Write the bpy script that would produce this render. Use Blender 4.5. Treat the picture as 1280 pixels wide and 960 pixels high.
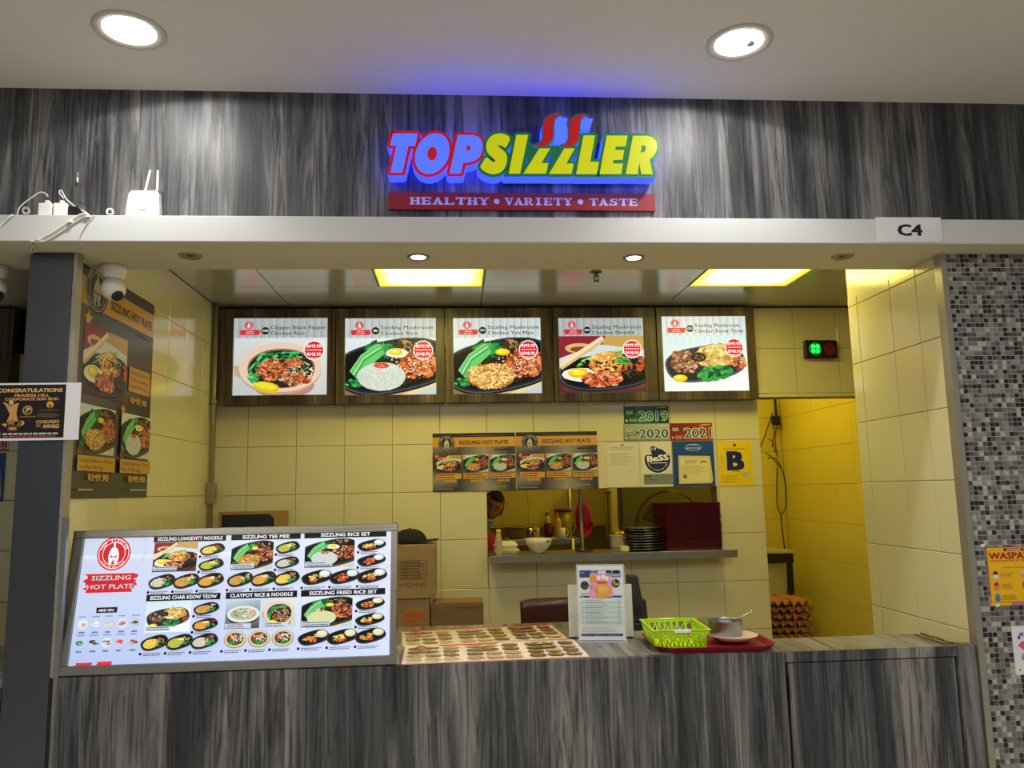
import bpy, bmesh, math, random
from mathutils import Vector, Matrix
from mathutils.geometry import tessellate_polygon
for o in list(bpy.data.objects): bpy.data.objects.remove(o)
random.seed(7)
PI = math.pi
S = bpy.context.scene
COL = S.collection

# ---------------------------------------------------------------- camera (image taken as 1280 x 960)
CAM_H = 1.6
FPX = 980.0
def _basis(p, y, r):
    cp, sp, cy, sy = math.cos(p), math.sin(p), math.cos(y), math.sin(y)
    f = Vector((cp*sy, cp*cy, sp)); rt = Vector((cy, -sy, 0)); up = rt.cross(f)
    c, s = math.cos(r), math.sin(r)
    return rt*c + up*s, -rt*s + up*c, f
RT, UP, FW = _basis(math.radians(7.78), math.radians(4.18), math.radians(-1.16))
cam = bpy.data.cameras.new('camera'); camo = bpy.data.objects.new('camera', cam); COL.objects.link(camo)
cam.sensor_width = 36; cam.lens = FPX/1280*36; cam.clip_start = .05
m = Matrix(((RT.x, UP.x, -FW.x, 0), (RT.y, UP.y, -FW.y, 0), (RT.z, UP.z, -FW.z, CAM_H), (0, 0, 0, 1)))
camo.matrix_world = m
S.camera = camo
def at(px, py, X=None, Y=None, Z=None):
    """point of the plane X=, Y= or Z= (metres) measured at a pixel of the photograph"""
    d = RT*((px-640)/FPX) - UP*((py-480)/FPX) + FW
    t = X/d.x if X is not None else (Y/d.y if Y is not None else (Z-CAM_H)/d.z)
    return Vector((0, 0, CAM_H)) + d*t

# ---------------------------------------------------------------- world, exposure, lights
S.view_settings.view_transform = 'Standard'; S.view_settings.look = 'None'
S.view_settings.gamma = 1; S.view_settings.use_curve_mapping = False
S.view_settings.exposure = 0.0
w = bpy.data.worlds.new('world'); S.world = w; w.use_nodes = True
w.node_tree.nodes['Background'].inputs[0].default_value = (.97, .97, 1.0, 1)
w.node_tree.nodes['Background'].inputs[1].default_value = 0.19
def area(name, loc, rot, sx, sy, power, color):
    l = bpy.data.lights.new(name, 'AREA'); l.shape = 'RECTANGLE'; l.size = sx; l.size_y = sy; l.energy = power; l.color = color
    o = bpy.data.objects.new(name, l); o.location = loc; o.rotation_euler = rot; COL.objects.link(o); return o
def spot(name, loc, target, power, deg, blend, color, size=.03):
    l = bpy.data.lights.new(name, 'SPOT'); l.energy = power; l.spot_size = math.radians(deg); l.spot_blend = blend; l.color = color; l.shadow_soft_size = size
    o = bpy.data.objects.new(name, l); o.location = loc
    o.rotation_euler = (Vector(target)-Vector(loc)).to_track_quat('-Z', 'Y').to_euler(); COL.objects.link(o); return o
# unseen fill lamps added above and behind the camera for ambient light
for i, (x, y) in enumerate(((-2.4, -1.2), (0, -1.2), (2.4, -1.2), (-1.2, .6), (1.3, .6))):
    area('concourse_fill', (x, y, 3.18), (0, 0, 0), .25, .25, 20.5+(8 if x > 1 else 0), (1, .95, .87))

# ---------------------------------------------------------------- materials
def lin(c):
    if isinstance(c, str): c = tuple(int(c[i:i+2], 16)/255 for i in (0, 2, 4))
    elif max(c) > 1.001: c = tuple(v/255 for v in c)
    return tuple((v/12.92 if v <= .04045 else ((v+.055)/1.055)**2.4) for v in c[:3])
MATS = {}
def mat(name, col, rough=.5, metal=0, emit=0, ecol=None, noise=0, nscale=20, bump=0, alpha=None, trans=0, coat=0, spec=None):
    if name in MATS: return MATS[name]
    M = bpy.data.materials.new(name); M.use_nodes = True; nt = M.node_tree; b = nt.nodes['Principled BSDF']
    c = lin(col)
    b.inputs['Base Color'].default_value = (*c, 1); b.inputs['Roughness'].default_value = rough; b.inputs['Metallic'].default_value = metal
    if coat: b.inputs['Coat Weight'].default_value = coat; b.inputs['Coat Roughness'].default_value = .08
    if spec is not None: b.inputs['Specular IOR Level'].default_value = spec
    if trans: b.inputs['Transmission Weight'].default_value = trans
    if alpha is not None: b.inputs['Alpha'].default_value = alpha
    if emit:
        b.inputs['Emission Color'].default_value = (*lin(ecol or col), 1); b.inputs['Emission Strength'].default_value = emit
    if noise or bump:
        tc = nt.nodes.new('ShaderNodeTexCoord'); n = nt.nodes.new('ShaderNodeTexNoise'); n.inputs['Scale'].default_value = nscale; n.inputs['Detail'].default_value = 5
        nt.links.new(tc.outputs['Object'], n.inputs['Vector'])
        if noise:
            r = nt.nodes.new('ShaderNodeValToRGB')
            r.color_ramp.elements[0].position = .3; r.color_ramp.elements[1].position = .7
            r.color_ramp.elements[0].color = (*[v*(1-noise) for v in c], 1); r.color_ramp.elements[1].color = (*[min(1, v*(1+noise)) for v in c], 1)
            nt.links.new(n.outputs['Fac'], r.inputs[0]); nt.links.new(r.outputs[0], b.inputs['Base Color'])
        if bump:
            bp = nt.nodes.new('ShaderNodeBump'); bp.inputs['Strength'].default_value = bump; bp.inputs['Distance'].default_value = .002
            nt.links.new(n.outputs['Fac'], bp.inputs['Height']); nt.links.new(bp.outputs[0], b.inputs['Normal'])
    MATS[name] = M; return M
def laminate(name, stops, long_axis='z', rough=.38, fine=1.0, freq=1.0):
    """printed wood laminate: streaks running along one axis"""
    M = bpy.data.materials.new(name); M.use_nodes = True; nt = M.node_tree; N = nt.nodes; L = nt.links; b = N['Principled BSDF']
    tc = N.new('ShaderNodeTexCoord')
    def mp(sc):
        q = N.new('ShaderNodeMapping'); L.new(tc.outputs['Object'], q.inputs['Vector']); q.inputs['Scale'].default_value = sc; return q
    a = {'z': lambda u, l: (u, u*.3, l), 'y': lambda u, l: (u, l, u*.3)}[long_axis]
    def noise(sc, scale, det, dist, rough_=.6):
        n = N.new('ShaderNodeTexNoise'); n.inputs['Scale'].default_value = scale; n.inputs['Detail'].default_value = det
        n.inputs['Roughness'].default_value = rough_; n.inputs['Distortion'].default_value = dist; L.new(mp(sc).outputs[0], n.inputs['Vector']); return n
    broad = noise(a(5.5*freq, .3), 1, 2, .35)
    mid = noise(a(19*freq, 1.15), 1, 6, 1.5, .68)
    vein = noise(a(34*freq*fine, 1.3), 1, 5, 2.2, .6)
    m1 = N.new('ShaderNodeMath'); m1.operation = 'MULTIPLY'; m1.inputs[1].default_value = .55; L.new(broad.outputs['Fac'], m1.inputs[0])
    m2 = N.new('ShaderNodeMath'); m2.operation = 'MULTIPLY_ADD'; m2.inputs[1].default_value = .45; L.new(mid.outputs['Fac'], m2.inputs[0]); L.new(m1.outputs[0], m2.inputs[2])
    r = N.new('ShaderNodeValToRGB'); e = r.color_ramp.elements
    while len(e) < len(stops): e.new(.5)
    for i, (p, c) in enumerate(stops): e[i].position = p; e[i].color = (*lin(c), 1)
    L.new(m2.outputs[0], r.inputs[0])
    rv = N.new('ShaderNodeValToRGB'); ev = rv.color_ramp.elements; ev[0].position = .42; ev[0].color = (.30, .30, .31, 1); ev[1].position = .475; ev[1].color = (1, 1, 1, 1)
    L.new(vein.outputs['Fac'], rv.inputs[0])
    mx = N.new('ShaderNodeMixRGB'); mx.blend_type = 'MULTIPLY'; mx.inputs[0].default_value = .85; L.new(r.outputs[0], mx.inputs[1]); L.new(rv.outputs[0], mx.inputs[2])
    L.new(mx.outputs[0], b.inputs['Base Color']); b.inputs['Roughness'].default_value = rough
    MATS[name] = M; return M
def steel(name, col, rough=.3, axis=2):
    M = bpy.data.materials.new(name); M.use_nodes = True; nt = M.node_tree; N = nt.nodes; L = nt.links; b = N['Principled BSDF']
    b.inputs['Metallic'].default_value = .95; b.inputs['Base Color'].default_value = (*lin(col), 1)
    tc = N.new('ShaderNodeTexCoord'); q = N.new('ShaderNodeMapping'); sc = [90, 90, 90]; sc[axis] = 1.2; q.inputs['Scale'].default_value = sc
    L.new(tc.outputs['Object'], q.inputs['Vector']); n = N.new('ShaderNodeTexNoise'); n.inputs['Scale'].default_value = 2; n.inputs['Detail'].default_value = 3; L.new(q.outputs[0], n.inputs['Vector'])
    mr = N.new('ShaderNodeMapRange'); mr.inputs['To Min'].default_value = rough*.75; mr.inputs['To Max'].default_value = rough*1.4; L.new(n.outputs['Fac'], mr.inputs['Value']); L.new(mr.outputs[0], b.inputs['Roughness'])
    bp = N.new('ShaderNodeBump'); bp.inputs['Strength'].default_value = .12; bp.inputs['Distance'].default_value = .001; L.new(n.outputs['Fac'], bp.inputs['Height']); L.new(bp.outputs[0], b.inputs['Normal'])
    MATS[name] = M; return M
def printmat(name, emit=0, rough=.35, coat=0, spec=None):
    """flat print: colours of the artwork are held per shape; emit > 0 only for backlit film"""
    M = bpy.data.materials.new(name); M.use_nodes = True; nt = M.node_tree; b = nt.nodes['Principled BSDF']
    a = nt.nodes.new('ShaderNodeAttribute'); a.attribute_name = 'Col'
    nt.links.new(a.outputs['Color'], b.inputs['Base Color']); b.inputs['Roughness'].default_value = rough
    if coat: b.inputs['Coat Weight'].default_value = coat
    if spec is not None: b.inputs['Specular IOR Level'].default_value = spec
    if emit:
        nt.links.new(a.outputs['Color'], b.inputs['Emission Color']); b.inputs['Emission Strength'].default_value = emit
        b.inputs['Base Color'].default_value = (.02, .02, .02, 1)
        mm = nt.nodes.new('ShaderNodeMixRGB'); mm.blend_type = 'MULTIPLY'; mm.inputs[0].default_value = 1; mm.inputs[2].default_value = (.25, .25, .25, 1)
        nt.links.new(a.outputs['Color'], mm.inputs[1]); nt.links.new(mm.outputs[0], b.inputs['Base Color'])
    MATS[name] = M; return M
laminate('grey_laminate', [(.36, '1d1f23'), (.43, '33363a'), (.49, '4a4c50'), (.545, '6c6b6b'), (.62, '8f8b87')], 'z', .46)
laminate('grey_laminate_top', [(.34, '505050'), (.45, '6e6c6a'), (.52, '868482'), (.62, 'a8a5a0')], 'y', .3, .7, .8)
laminate('brown_laminate', [(.32, '1c1813'), (.45, '3a3128'), (.54, '5b4e3c'), (.66, '7a6a50')], 'z', .4, 1.2, 1.3)
mat('cream_tile', 'dcd6ac', .16, noise=.02, nscale=3, coat=.4)
mat('cream_grout', '94845c', .8)
mat('kitchen_tile', 'd8cc80', .22, noise=.02, nscale=3)
mat('white_board', 'dcdcdc', .55, noise=.015, nscale=6)
mat('white_ceiling', 'e2ddd2', .85, noise=.012, nscale=2)
mat('beam_white', 'c6c9ca', .5, noise=.012, nscale=5)
mat('soffit_paint', 'c9c3a4', .8, noise=.02, nscale=3)
mat('floor_tile', 'd2ccc0', .35, noise=.05, nscale=4)
mat('metal_panel', 'c4c1ae', .22, .3)
steel('stainless', '9fa3a8', .3); steel('stainless_dark', '62656a', .3); steel('stainless_x', 'a3a198', .28, 0); mat('trim_steel', 'a9a496', .3, .55); mat('splash_steel', '716b48', .45, .3)
mat('white_plastic', 'eceae6', .35); mat('black_plastic', '141414', .4); mat('dark_plastic', '2a2c30', .45)
mat('black_rubber', '0d0d0d', .6); mat('chrome', 'd8d8d8', .1, 1)
mat('cardboard', 'a98a5c', .85, noise=.08, nscale=14); mat('cardboard_dark', '8a6b42', .85, noise=.08, nscale=14)
mat('paper', 'f0efe9', .6); printmat('print'); printmat('gloss_print', 0, .3, .1)
printmat('backlit', .93, .3, spec=.25); printmat('backlit_counter', .92, .25, spec=.35)

# ---------------------------------------------------------------- mesh builder
def _link(name, me, parent=None):
    o = bpy.data.objects.new(name, me); COL.objects.link(o)
    if parent: o.parent = parent
    return o
class MB:
    def __init__(s): s.v = []; s.f = []; s.mi = []; s.cur = 0; s.sm = []; s.smooth = False
    def face(s, idx): s.f.append(tuple(idx)); s.mi.append(s.cur); s.sm.append(s.smooth)
    def box(s, x0, x1, y0, y1, z0, z1, tw=None):
        n = len(s.v); s.v += [(x, y, z) for z in (z0, z1) for y in (y0, y1) for x in (x0, x1)]
        sm, s.smooth = s.smooth, False
        for f in ((0, 2, 3, 1), (4, 5, 7, 6), (0, 1, 5, 4), (2, 6, 7, 3), (0, 4, 6, 2), (1, 3, 7, 5)): s.face([n+i for i in f])
        s.smooth = sm; return s
    def obox(s, c, ax, hx, hy, hz):
        """oriented box: ax = 3 unit vectors"""
        n = len(s.v)
        for k in (-1, 1):
            for j in (-1, 1):
                for i in (-1, 1): s.v.append(tuple(Vector(c)+ax[0]*(i*hx)+ax[1]*(j*hy)+ax[2]*(k*hz)))
        sm, s.smooth = s.smooth, False
        for f in ((0, 2, 3, 1), (4, 5, 7, 6), (0, 1, 5, 4), (2, 6, 7, 3), (0, 4, 6, 2), (1, 3, 7, 5)): s.face([n+i for i in f])
        s.smooth = sm; return s
    def tube(s, pts, r, n=8, caps=True):
        pts = [Vector(p) for p in pts]; rs = r if isinstance(r, (list, tuple)) else [r]*len(pts)
        base = len(s.v); ref = Vector((0, 0, 1)); prev = None
        for i, p in enumerate(pts):
            t = (pts[min(i+1, len(pts)-1)]-pts[max(i-1, 0)]).normalized()
            u = prev if prev else (Vector((1, 0, 0)) if abs(t.z) > .9 else ref)
            u = (u - t*u.dot(t)); u = u.normalized() if u.length > 1e-6 else t.orthogonal().normalized(); w_ = t.cross(u); prev = u
            for k in range(n):
                a = 2*PI*k/n; s.v.append(tuple(p+(u*math.cos(a)+w_*math.sin(a))*rs[i]))
        sm, s.smooth = s.smooth, True
        for i in range(len(pts)-1):
            for k in range(n):
                a = base+i*n+k; b = base+i*n+(k+1) % n; s.face((a, b, b+n, a+n))
        s.smooth = False
        if caps: s.face([base+k for k in range(n)][::-1]); s.face([base+(len(pts)-1)*n+k for k in range(n)])
        s.smooth = sm; return s
    def lathe(s, prof, c=(0, 0, 0), n=24, smooth=True, sx=1, sy=1, ang=0):
        """profile [(radius, z)] about the z axis"""
        base = len(s.v); ca, sa = math.cos(ang), math.sin(ang)
        for (r, z) in prof:
            for k in range(n):
                a = 2*PI*k/n; x = r*math.cos(a)*sx; y = r*math.sin(a)*sy
                s.v.append((c[0]+x*ca-y*sa, c[1]+x*sa+y*ca, c[2]+z))
        sm, s.smooth = s.smooth, smooth
        for i in range(len(prof)-1):
            for k in range(n):
                a = base+i*n+k; b = base+i*n+(k+1) % n; s.face((a, b, b+n, a+n))
        s.smooth = False
        if prof[0][0] > 1e-5: s.face([base+k for k in range(n)][::-1])
        if prof[-1][0] > 1e-5: s.face([base+(len(prof)-1)*n+k for k in range(n)])
        s.smooth = sm; return s
    def prism(s, poly, y0, y1, front=True, back=True, sides=True):
        """poly of (x, z), front at y0, back at y1"""
        n = len(poly); area2 = sum(poly[i][0]*poly[(i+1) % n][1]-poly[(i+1) % n][0]*poly[i][1] for i in range(n))
        if area2 < 0: poly = poly[::-1]
        tris = tessellate_polygon([[Vector((p[0], p[1], 0)) for p in poly]])
        b = len(s.v)
        s.v += [(p[0], y0, p[1]) for p in poly]+[(p[0], y1, p[1]) for p in poly]
        for t in tris:
            a, c, d = t; A, B, D = poly[a], poly[c], poly[d]
            ccw = (B[0]-A[0])*(D[1]-A[1])-(B[1]-A[1])*(D[0]-A[0]) > 0
            t = (a, c, d) if ccw else (a, d, c)
            if front: s.face([b+i for i in t])
            if back: s.face([b+n+i for i in t[::-1]])
        if sides:
            for i in range(n):
                j = (i+1) % n; s.face((b+j, b+i, b+n+i, b+n+j))
        return s
    def grid(s, fn, nu, nv, closed_u=False):
        b = len(s.v); cu = nu if closed_u else nu+1
        for j in range(nv+1):
            for i in range(cu): s.v.append(tuple(fn(i/nu, j/nv)))
        for j in range(nv):
            for i in range(nu):
                a = b+j*cu+i; c = b+j*cu+(i+1) % cu; s.face((a, c, c+cu, a+cu))
        return s
    def build(s, name, mats, parent=None, bevel=0, loc=None, seg=1, solid=0, subd=0):
        me = bpy.data.meshes.new(name); me.from_pydata(s.v, [], s.f); me.update()
        if not isinstance(mats, (list, tuple)): mats = [mats]
        for m_ in mats: me.materials.append(MATS[m_] if isinstance(m_, str) else m_)
        me.polygons.foreach_set('material_index', s.mi); me.polygons.foreach_set('use_smooth', s.sm); me.update()
        o = _link(name, me, parent)
        if loc: o.location = loc
        if solid:
            md = o.modifiers.new('solid', 'SOLIDIFY'); md.thickness = solid; md.offset = 0
        if bevel:
            md = o.modifiers.new('bevel', 'BEVEL'); md.width = bevel; md.segments = seg; md.limit_method = 'ANGLE'; md.angle_limit = math.radians(40)
        if subd:
            md = o.modifiers.new('sub', 'SUBSURF'); md.levels = subd; md.render_levels = subd
        return o
def thing(name, label, cat, loc=(0, 0, 0), rot=(0, 0, 0), group=None):
    o = bpy.data.objects.new(name, None); COL.objects.link(o); o.empty_display_size = .05
    o.location = loc; o.rotation_euler = rot if isinstance(rot, (tuple, list)) else (0, 0, rot)
    o['label'] = label; o['category'] = cat
    if group: o['group'] = group
    return o
def tag(o, label, cat, group=None):
    o['label'] = label; o['category'] = cat
    if group: o['group'] = group
    return o
def struct(o): o['kind'] = 'structure'; return o
def lab(o, l): o['label'] = l; return o

# ---------------------------------------------------------------- flat print (vector artwork on a surface)
_glyph = {}
def glyphs(txt, bold, shear=0, spacing=1):
    key = (txt, bold, shear, spacing)
    if key not in _glyph:
        c = bpy.data.curves.new('t', 'FONT'); c.body = txt; c.size = 1; c.offset = bold; c.shear = shear; c.resolution_u = 2; c.space_character = spacing
        o = bpy.data.objects.new('t', c); COL.objects.link(o)
        bpy.context.view_layer.update()
        ev = o.evaluated_get(bpy.context.evaluated_depsgraph_get()); me = ev.to_mesh()
        vs = [(v.co.x, v.co.y) for v in me.vertices]; fs = [tuple(p.vertices) for p in me.polygons]
        ev.to_mesh_clear(); bpy.data.objects.remove(o); bpy.data.curves.remove(c)
        x0 = min((v[0] for v in vs), default=0); x1 = max((v[0] for v in vs), default=1)
        _glyph[key] = (vs, fs, x0, x1)
    return _glyph[key]
CAPH = .70
class Cv:
    """2-D canvas in metres (x right, y up, origin lower left); build() lays it on a part"""
    def __init__(s, w_, h_, step=8e-6):
        s.w, s.h, s.step = w_, h_, step; s.V = []; s.F = []; s.C = []; s.n = 0
        s.tf = [(w_, 0, 0, h_, 0, 0)]; s.clip = [(0, 0, w_, h_)]; s.R = random.Random(3)
    def push(s, x, y, w_, h_, rot=0, clip=True):
        """unit square -> rectangle given in the current unit square (rot about its centre, radians)"""
        a, b, c, d, e, f = s.tf[-1]
        cr, sr = math.cos(rot), math.sin(rot)
        # local: p -> centre + R*( (p-.5)*(w,h) )
        sx = math.hypot(a, b); sy = math.hypot(c, d); W = w_*sx; H = h_*sy
        cx, cy = x+w_/2, y+h_/2
        ux, uy = (a/sx, b/sx), (c/sy, d/sy)
        A = (ux[0]*cr+uy[0]*sr, ux[1]*cr+uy[1]*sr); B = (-ux[0]*sr+uy[0]*cr, -ux[1]*sr+uy[1]*cr)
        na, nb, nc, nd = A[0]*W, A[1]*W, B[0]*H, B[1]*H
        CX, CY = a*cx+c*cy+e, b*cx+d*cy+f
        s.tf.append((na, nb, nc, nd, CX-na/2-nc/2, CY-nb/2-nd/2))
        if clip and abs(rot) < 1e-6:
            p = s.T((0, 0)); q = s.T((1, 1)); c0 = s.clip[-1]
            s.clip.append((max(c0[0], p[0]), max(c0[1], p[1]), min(c0[2], q[0]), min(c0[3], q[1])))
        else: s.clip.append(s.clip[-1])
        return s
    def pop(s): s.tf.pop(); s.clip.pop()
    def T(s, p):
        a, b, c, d, e, f = s.tf[-1]; return (a*p[0]+c*p[1]+e, b*p[0]+d*p[1]+f)
    def _clip(s, P):
        x0, y0, x1, y1 = s.clip[-1]
        if all(x0 <= p[0] <= x1 and y0 <= p[1] <= y1 for p in P): return P
        for ax, lim, sg in ((0, x0, 1), (0, x1, -1), (1, y0, 1), (1, y1, -1)):
            out = []
            for i in range(len(P)):
                p, q = P[i-1], P[i]; a = (p[ax]-lim)*sg; b = (q[ax]-lim)*sg
                if (a < 0) != (b < 0):
                    t = a/(a-b); out.append(tuple(p[k]+(q[k]-p[k])*t for k in range(len(p))))
                if b >= 0: out.append(q)
            P = out
            if len(P) < 3: return []
        return P
    def emit(s, P, cols):
        """convex world-2D polygon, cols linear one or per vertex"""
        if isinstance(cols, list): P = [(*p, *c) for p, c in zip(P, cols)]
        P = s._clip(P)
        if len(P) < 3: return
        b = len(s.V); z = s.n*s.step
        ar = sum(P[i-1][0]*P[i][1]-P[i][0]*P[i-1][1] for i in range(len(P)))
        if ar < 0: P = P[::-1]
        for p in P:
            s.V.append((p[0], -z, p[1])); s.C.append((*(p[2:5] if len(p) > 2 else cols), 1))
        s.F.append(tuple(range(b, b+len(P))))
    def lay(s): s.n += 1
    def quad4(s, x0, y0, x1, y1, c00, c10, c11, c01):
        s.lay(); s.emit([s.T(p) for p in ((x0, y0), (x1, y0), (x1, y1), (x0, y1))], [lin(c00), lin(c10), lin(c11), lin(c01)])
    def rect(s, x0, y0, x1, y1, col): s.lay(); s.emit([s.T(p) for p in ((x0, y0), (x1, y0), (x1, y1), (x0, y1))], lin(col))
    def ell(s, cx, cy, rx, ry, col, rot=0, n=24):
        s.lay(); cr, sr = math.cos(rot), math.sin(rot)
        s.emit([s.T((cx+rx*math.cos(a)*cr-ry*math.sin(a)*sr, cy+rx*math.cos(a)*sr+ry*math.sin(a)*cr)) for a in (2*PI*k/n for k in range(n))], lin(col))
    def sup(s, cx, cy, rx, ry, col, rot=0, n=32, e=.6):
        """rounded-oblong (superellipse)"""
        s.lay(); cr, sr = math.cos(rot), math.sin(rot); P = []
        for k in range(n):
            a = 2*PI*k/n; u = abs(math.cos(a))**e*math.copysign(1, math.cos(a))*rx; v = abs(math.sin(a))**e*math.copysign(1, math.sin(a))*ry
            P.append(s.T((cx+u*cr-v*sr, cy+u*sr+v*cr)))
        s.emit(P, lin(col))
    def poly(s, pts, col):
        s.lay(); W = [s.T(p) for p in pts]
        for t in tessellate_polygon([[Vector((*p, 0)) for p in W]]): s.emit([W[i] for i in t], lin(col))
    def ring(s, cx, cy, rx, ry, t, col, n=32):
        s.lay(); c = lin(col)
        for k in range(n):
            a, b = 2*PI*k/n, 2*PI*(k+1)/n
            s.emit([s.T((cx+rx*q*math.cos(g), cy+ry*q*math.sin(g))) for q, g in ((1, a), (1, b), (1-t, b), (1-t, a))], c)
    def stroke(s, pts, w_, col, taper=False):
        """width in units of the current square's x"""
        s.lay(); c = lin(col); W = [s.T(p) for p in pts]; ww = w_*math.hypot(*s.tf[-1][:2])/2
        L = R = None
        for i, p in enumerate(W):
            q = W[min(i+1, len(W)-1)]; o = W[max(i-1, 0)]; dx, dy = q[0]-o[0], q[1]-o[1]; l = math.hypot(dx, dy) or 1
            k = ww*(1 if not taper else max(.15, math.sin(PI*(i+.6)/(len(W)+.2))))
            l2 = (p[0]-dy/l*k, p[1]+dx/l*k); r2 = (p[0]+dy/l*k, p[1]-dx/l*k)
            if L: s.emit([L, R, r2, l2], c)
            L, R = l2, r2
    def blob(s, cx, cy, rx, ry, col, rot=0, jag=.25, n=9):
        s.lay(); cr, sr = math.cos(rot), math.sin(rot); R = s.R; P = []
        for k in range(n):
            a = 2*PI*k/n; q = 1-jag*R.random(); u = rx*q*math.cos(a); v = ry*q*math.sin(a); P.append(s.T((cx+u*cr-v*sr, cy+u*sr+v*cr)))
        c = lin(col); ctr = (sum(p[0] for p in P)/n, sum(p[1] for p in P)/n)
        for k in range(n): s.emit([ctr, P[k], P[(k+1) % n]], c)
    def scatter(s, cx, cy, rx, ry, count, r0, r1, cols, rot=0, asp=.7, jag=.35, n=7):
        R = s.R; cr, sr = math.cos(rot), math.sin(rot)
        for i in range(count):
            a = R.random()*2*PI; q = math.sqrt(R.random()); u = rx*q*math.cos(a); v = ry*q*math.sin(a); r = R.uniform(r0, r1)
            s.blob(cx+u*cr-v*sr, cy+u*sr+v*cr, r, r*asp, R.choice(cols), R.random()*PI, jag, n)
    def noodles(s, cx, cy, rx, ry, count, w_, cols, rot=0, ln=.5):
        R = s.R; cr, sr = math.cos(rot), math.sin(rot)
        for i in range(count):
            a = R.random()*2*PI; q = math.sqrt(R.random())*.92; u = rx*q*math.cos(a); v = ry*q*math.sin(a); d = R.random()*2*PI; k = R.uniform(-1, 1)*6
            pts = []; x, y = u, v; L = ln*rx*R.uniform(.5, 1.2)/5
            for j in range(6):
                if (x/rx)**2+(y/ry)**2 > 1.1: break
                pts.append((cx+x*cr-y*sr, cy+x*sr+y*cr)); x += math.cos(d)*L; y += math.sin(d)*L*ry/rx; d += k/6
            if len(pts) > 1: s.stroke(pts, w_, R.choice(cols))
    def text(s, t, x, y, h_, col, bold=0, al='L', width=None, shear=0, rot=0, spacing=1):
        """h_ = capital height; x,y and h_, width in units of the current square"""
        vs, fs, x0, x1 = glyphs(t, 0, shear, spacing); c = lin(col)
        kx = math.hypot(*s.tf[-1][:2]); ky = math.hypot(*s.tf[-1][2:4]); sy = h_/CAPH; sx = sy*ky/kx
        if width: sx = width/(x1-x0)
        off = {'L': 0, 'C': (x1-x0)*sx/2, 'R': (x1-x0)*sx}[al]
        cr, sr = math.cos(rot), math.sin(rot); bb = bold*1.1
        for (ox, oy) in ([(0, 0)] if bold == 0 else [(-bb, 0), (bb, 0)] if bold < .015 else [(-bb, -bb*.6), (bb, -bb*.6), (-bb, bb*.6), (bb, bb*.6)]):
            W = []; s.lay()
            for v in vs:
                u = (v[0]+ox-x0)*sx-off; q = (v[1]+oy)*sy
                W.append(s.T((x+u*cr-q*sr*ky/kx, y+u*sr*kx/ky+q*cr)))
            for f in fs: s.emit([W[i] for i in f], c)
    def lines(s, x0, y0, x1, y1, n, col, th=.3, ragged=.3):
        """writing too small to read"""
        R = s.R; dy = (y1-y0)/n
        for i in range(n):
            y = y1-dy*(i+.5); x = x0; end = x1-(x1-x0)*R.random()*ragged
            while x < end:
                l = (x1-x0)*R.uniform(.04, .13); s.rect(x, y-dy*th/2, min(x+l, end), y+dy*th/2, col); x += l+(x1-x0)*.018
    def build(s, name, material, parent, loc=(0, 0, 0)):
        me = bpy.data.meshes.new(name); me.from_pydata(s.V, [], s.F)
        at_ = me.color_attributes.new('Col', 'FLOAT_COLOR', 'POINT'); flat = [v for c in s.C for v in c]; at_.data.foreach_set('color', flat)
        me.materials.append(MATS[material]); me.update(); o = _link(name, me, parent); o.location = loc; return o
# ================================================================ THE SETTING
YF, YB = 3.0, 4.95            # stall front plane, stall back wall
XL, XR = -1.48, 2.0          # inner faces of the left wall and of the right column
ZS, ZC, ZT = 2.536, 2.777, 3.197   # soffit, stall ceiling, concourse ceiling
ROWS = [round(1.605+.2965*k, 4) for k in range(-6, 5)]
struct(MB().box(-4.2, 4.6, -4.5, 7.2, -.1, 0).build('floor', 'floor_tile'))
struct(MB().box(-4.2, 4.6, -4.5, 3.06, ZT, ZT+.08).build('ceiling', 'white_ceiling'))
struct(MB().box(-4.2, 4.6, YF, 3.06, ZS+.099, ZT).build('wall_front', 'grey_laminate'))
b = MB().box(-4.2, 4.6, 2.868, YF, ZS, ZS+.099)
beam = struct(b.build('trim_1', 'beam_white', bevel=.002))
struct(MB().box(-4.2, 4.6, YF, 3.235, ZS, ZS+.098).build('trim_2', 'soffit_paint'))
struct(MB().box(-4.2, 4.6, 3.062, 3.235, ZS+.1, ZC+.1).build('trim_3', 'soffit_paint'))
# underside of the soffit is painted the same beige as behind it
struct(MB().box(-4.2, 4.6, 2.870, YF, ZS-.0015, ZS-.0002).build('trim_4', 'soffit_paint'))

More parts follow.
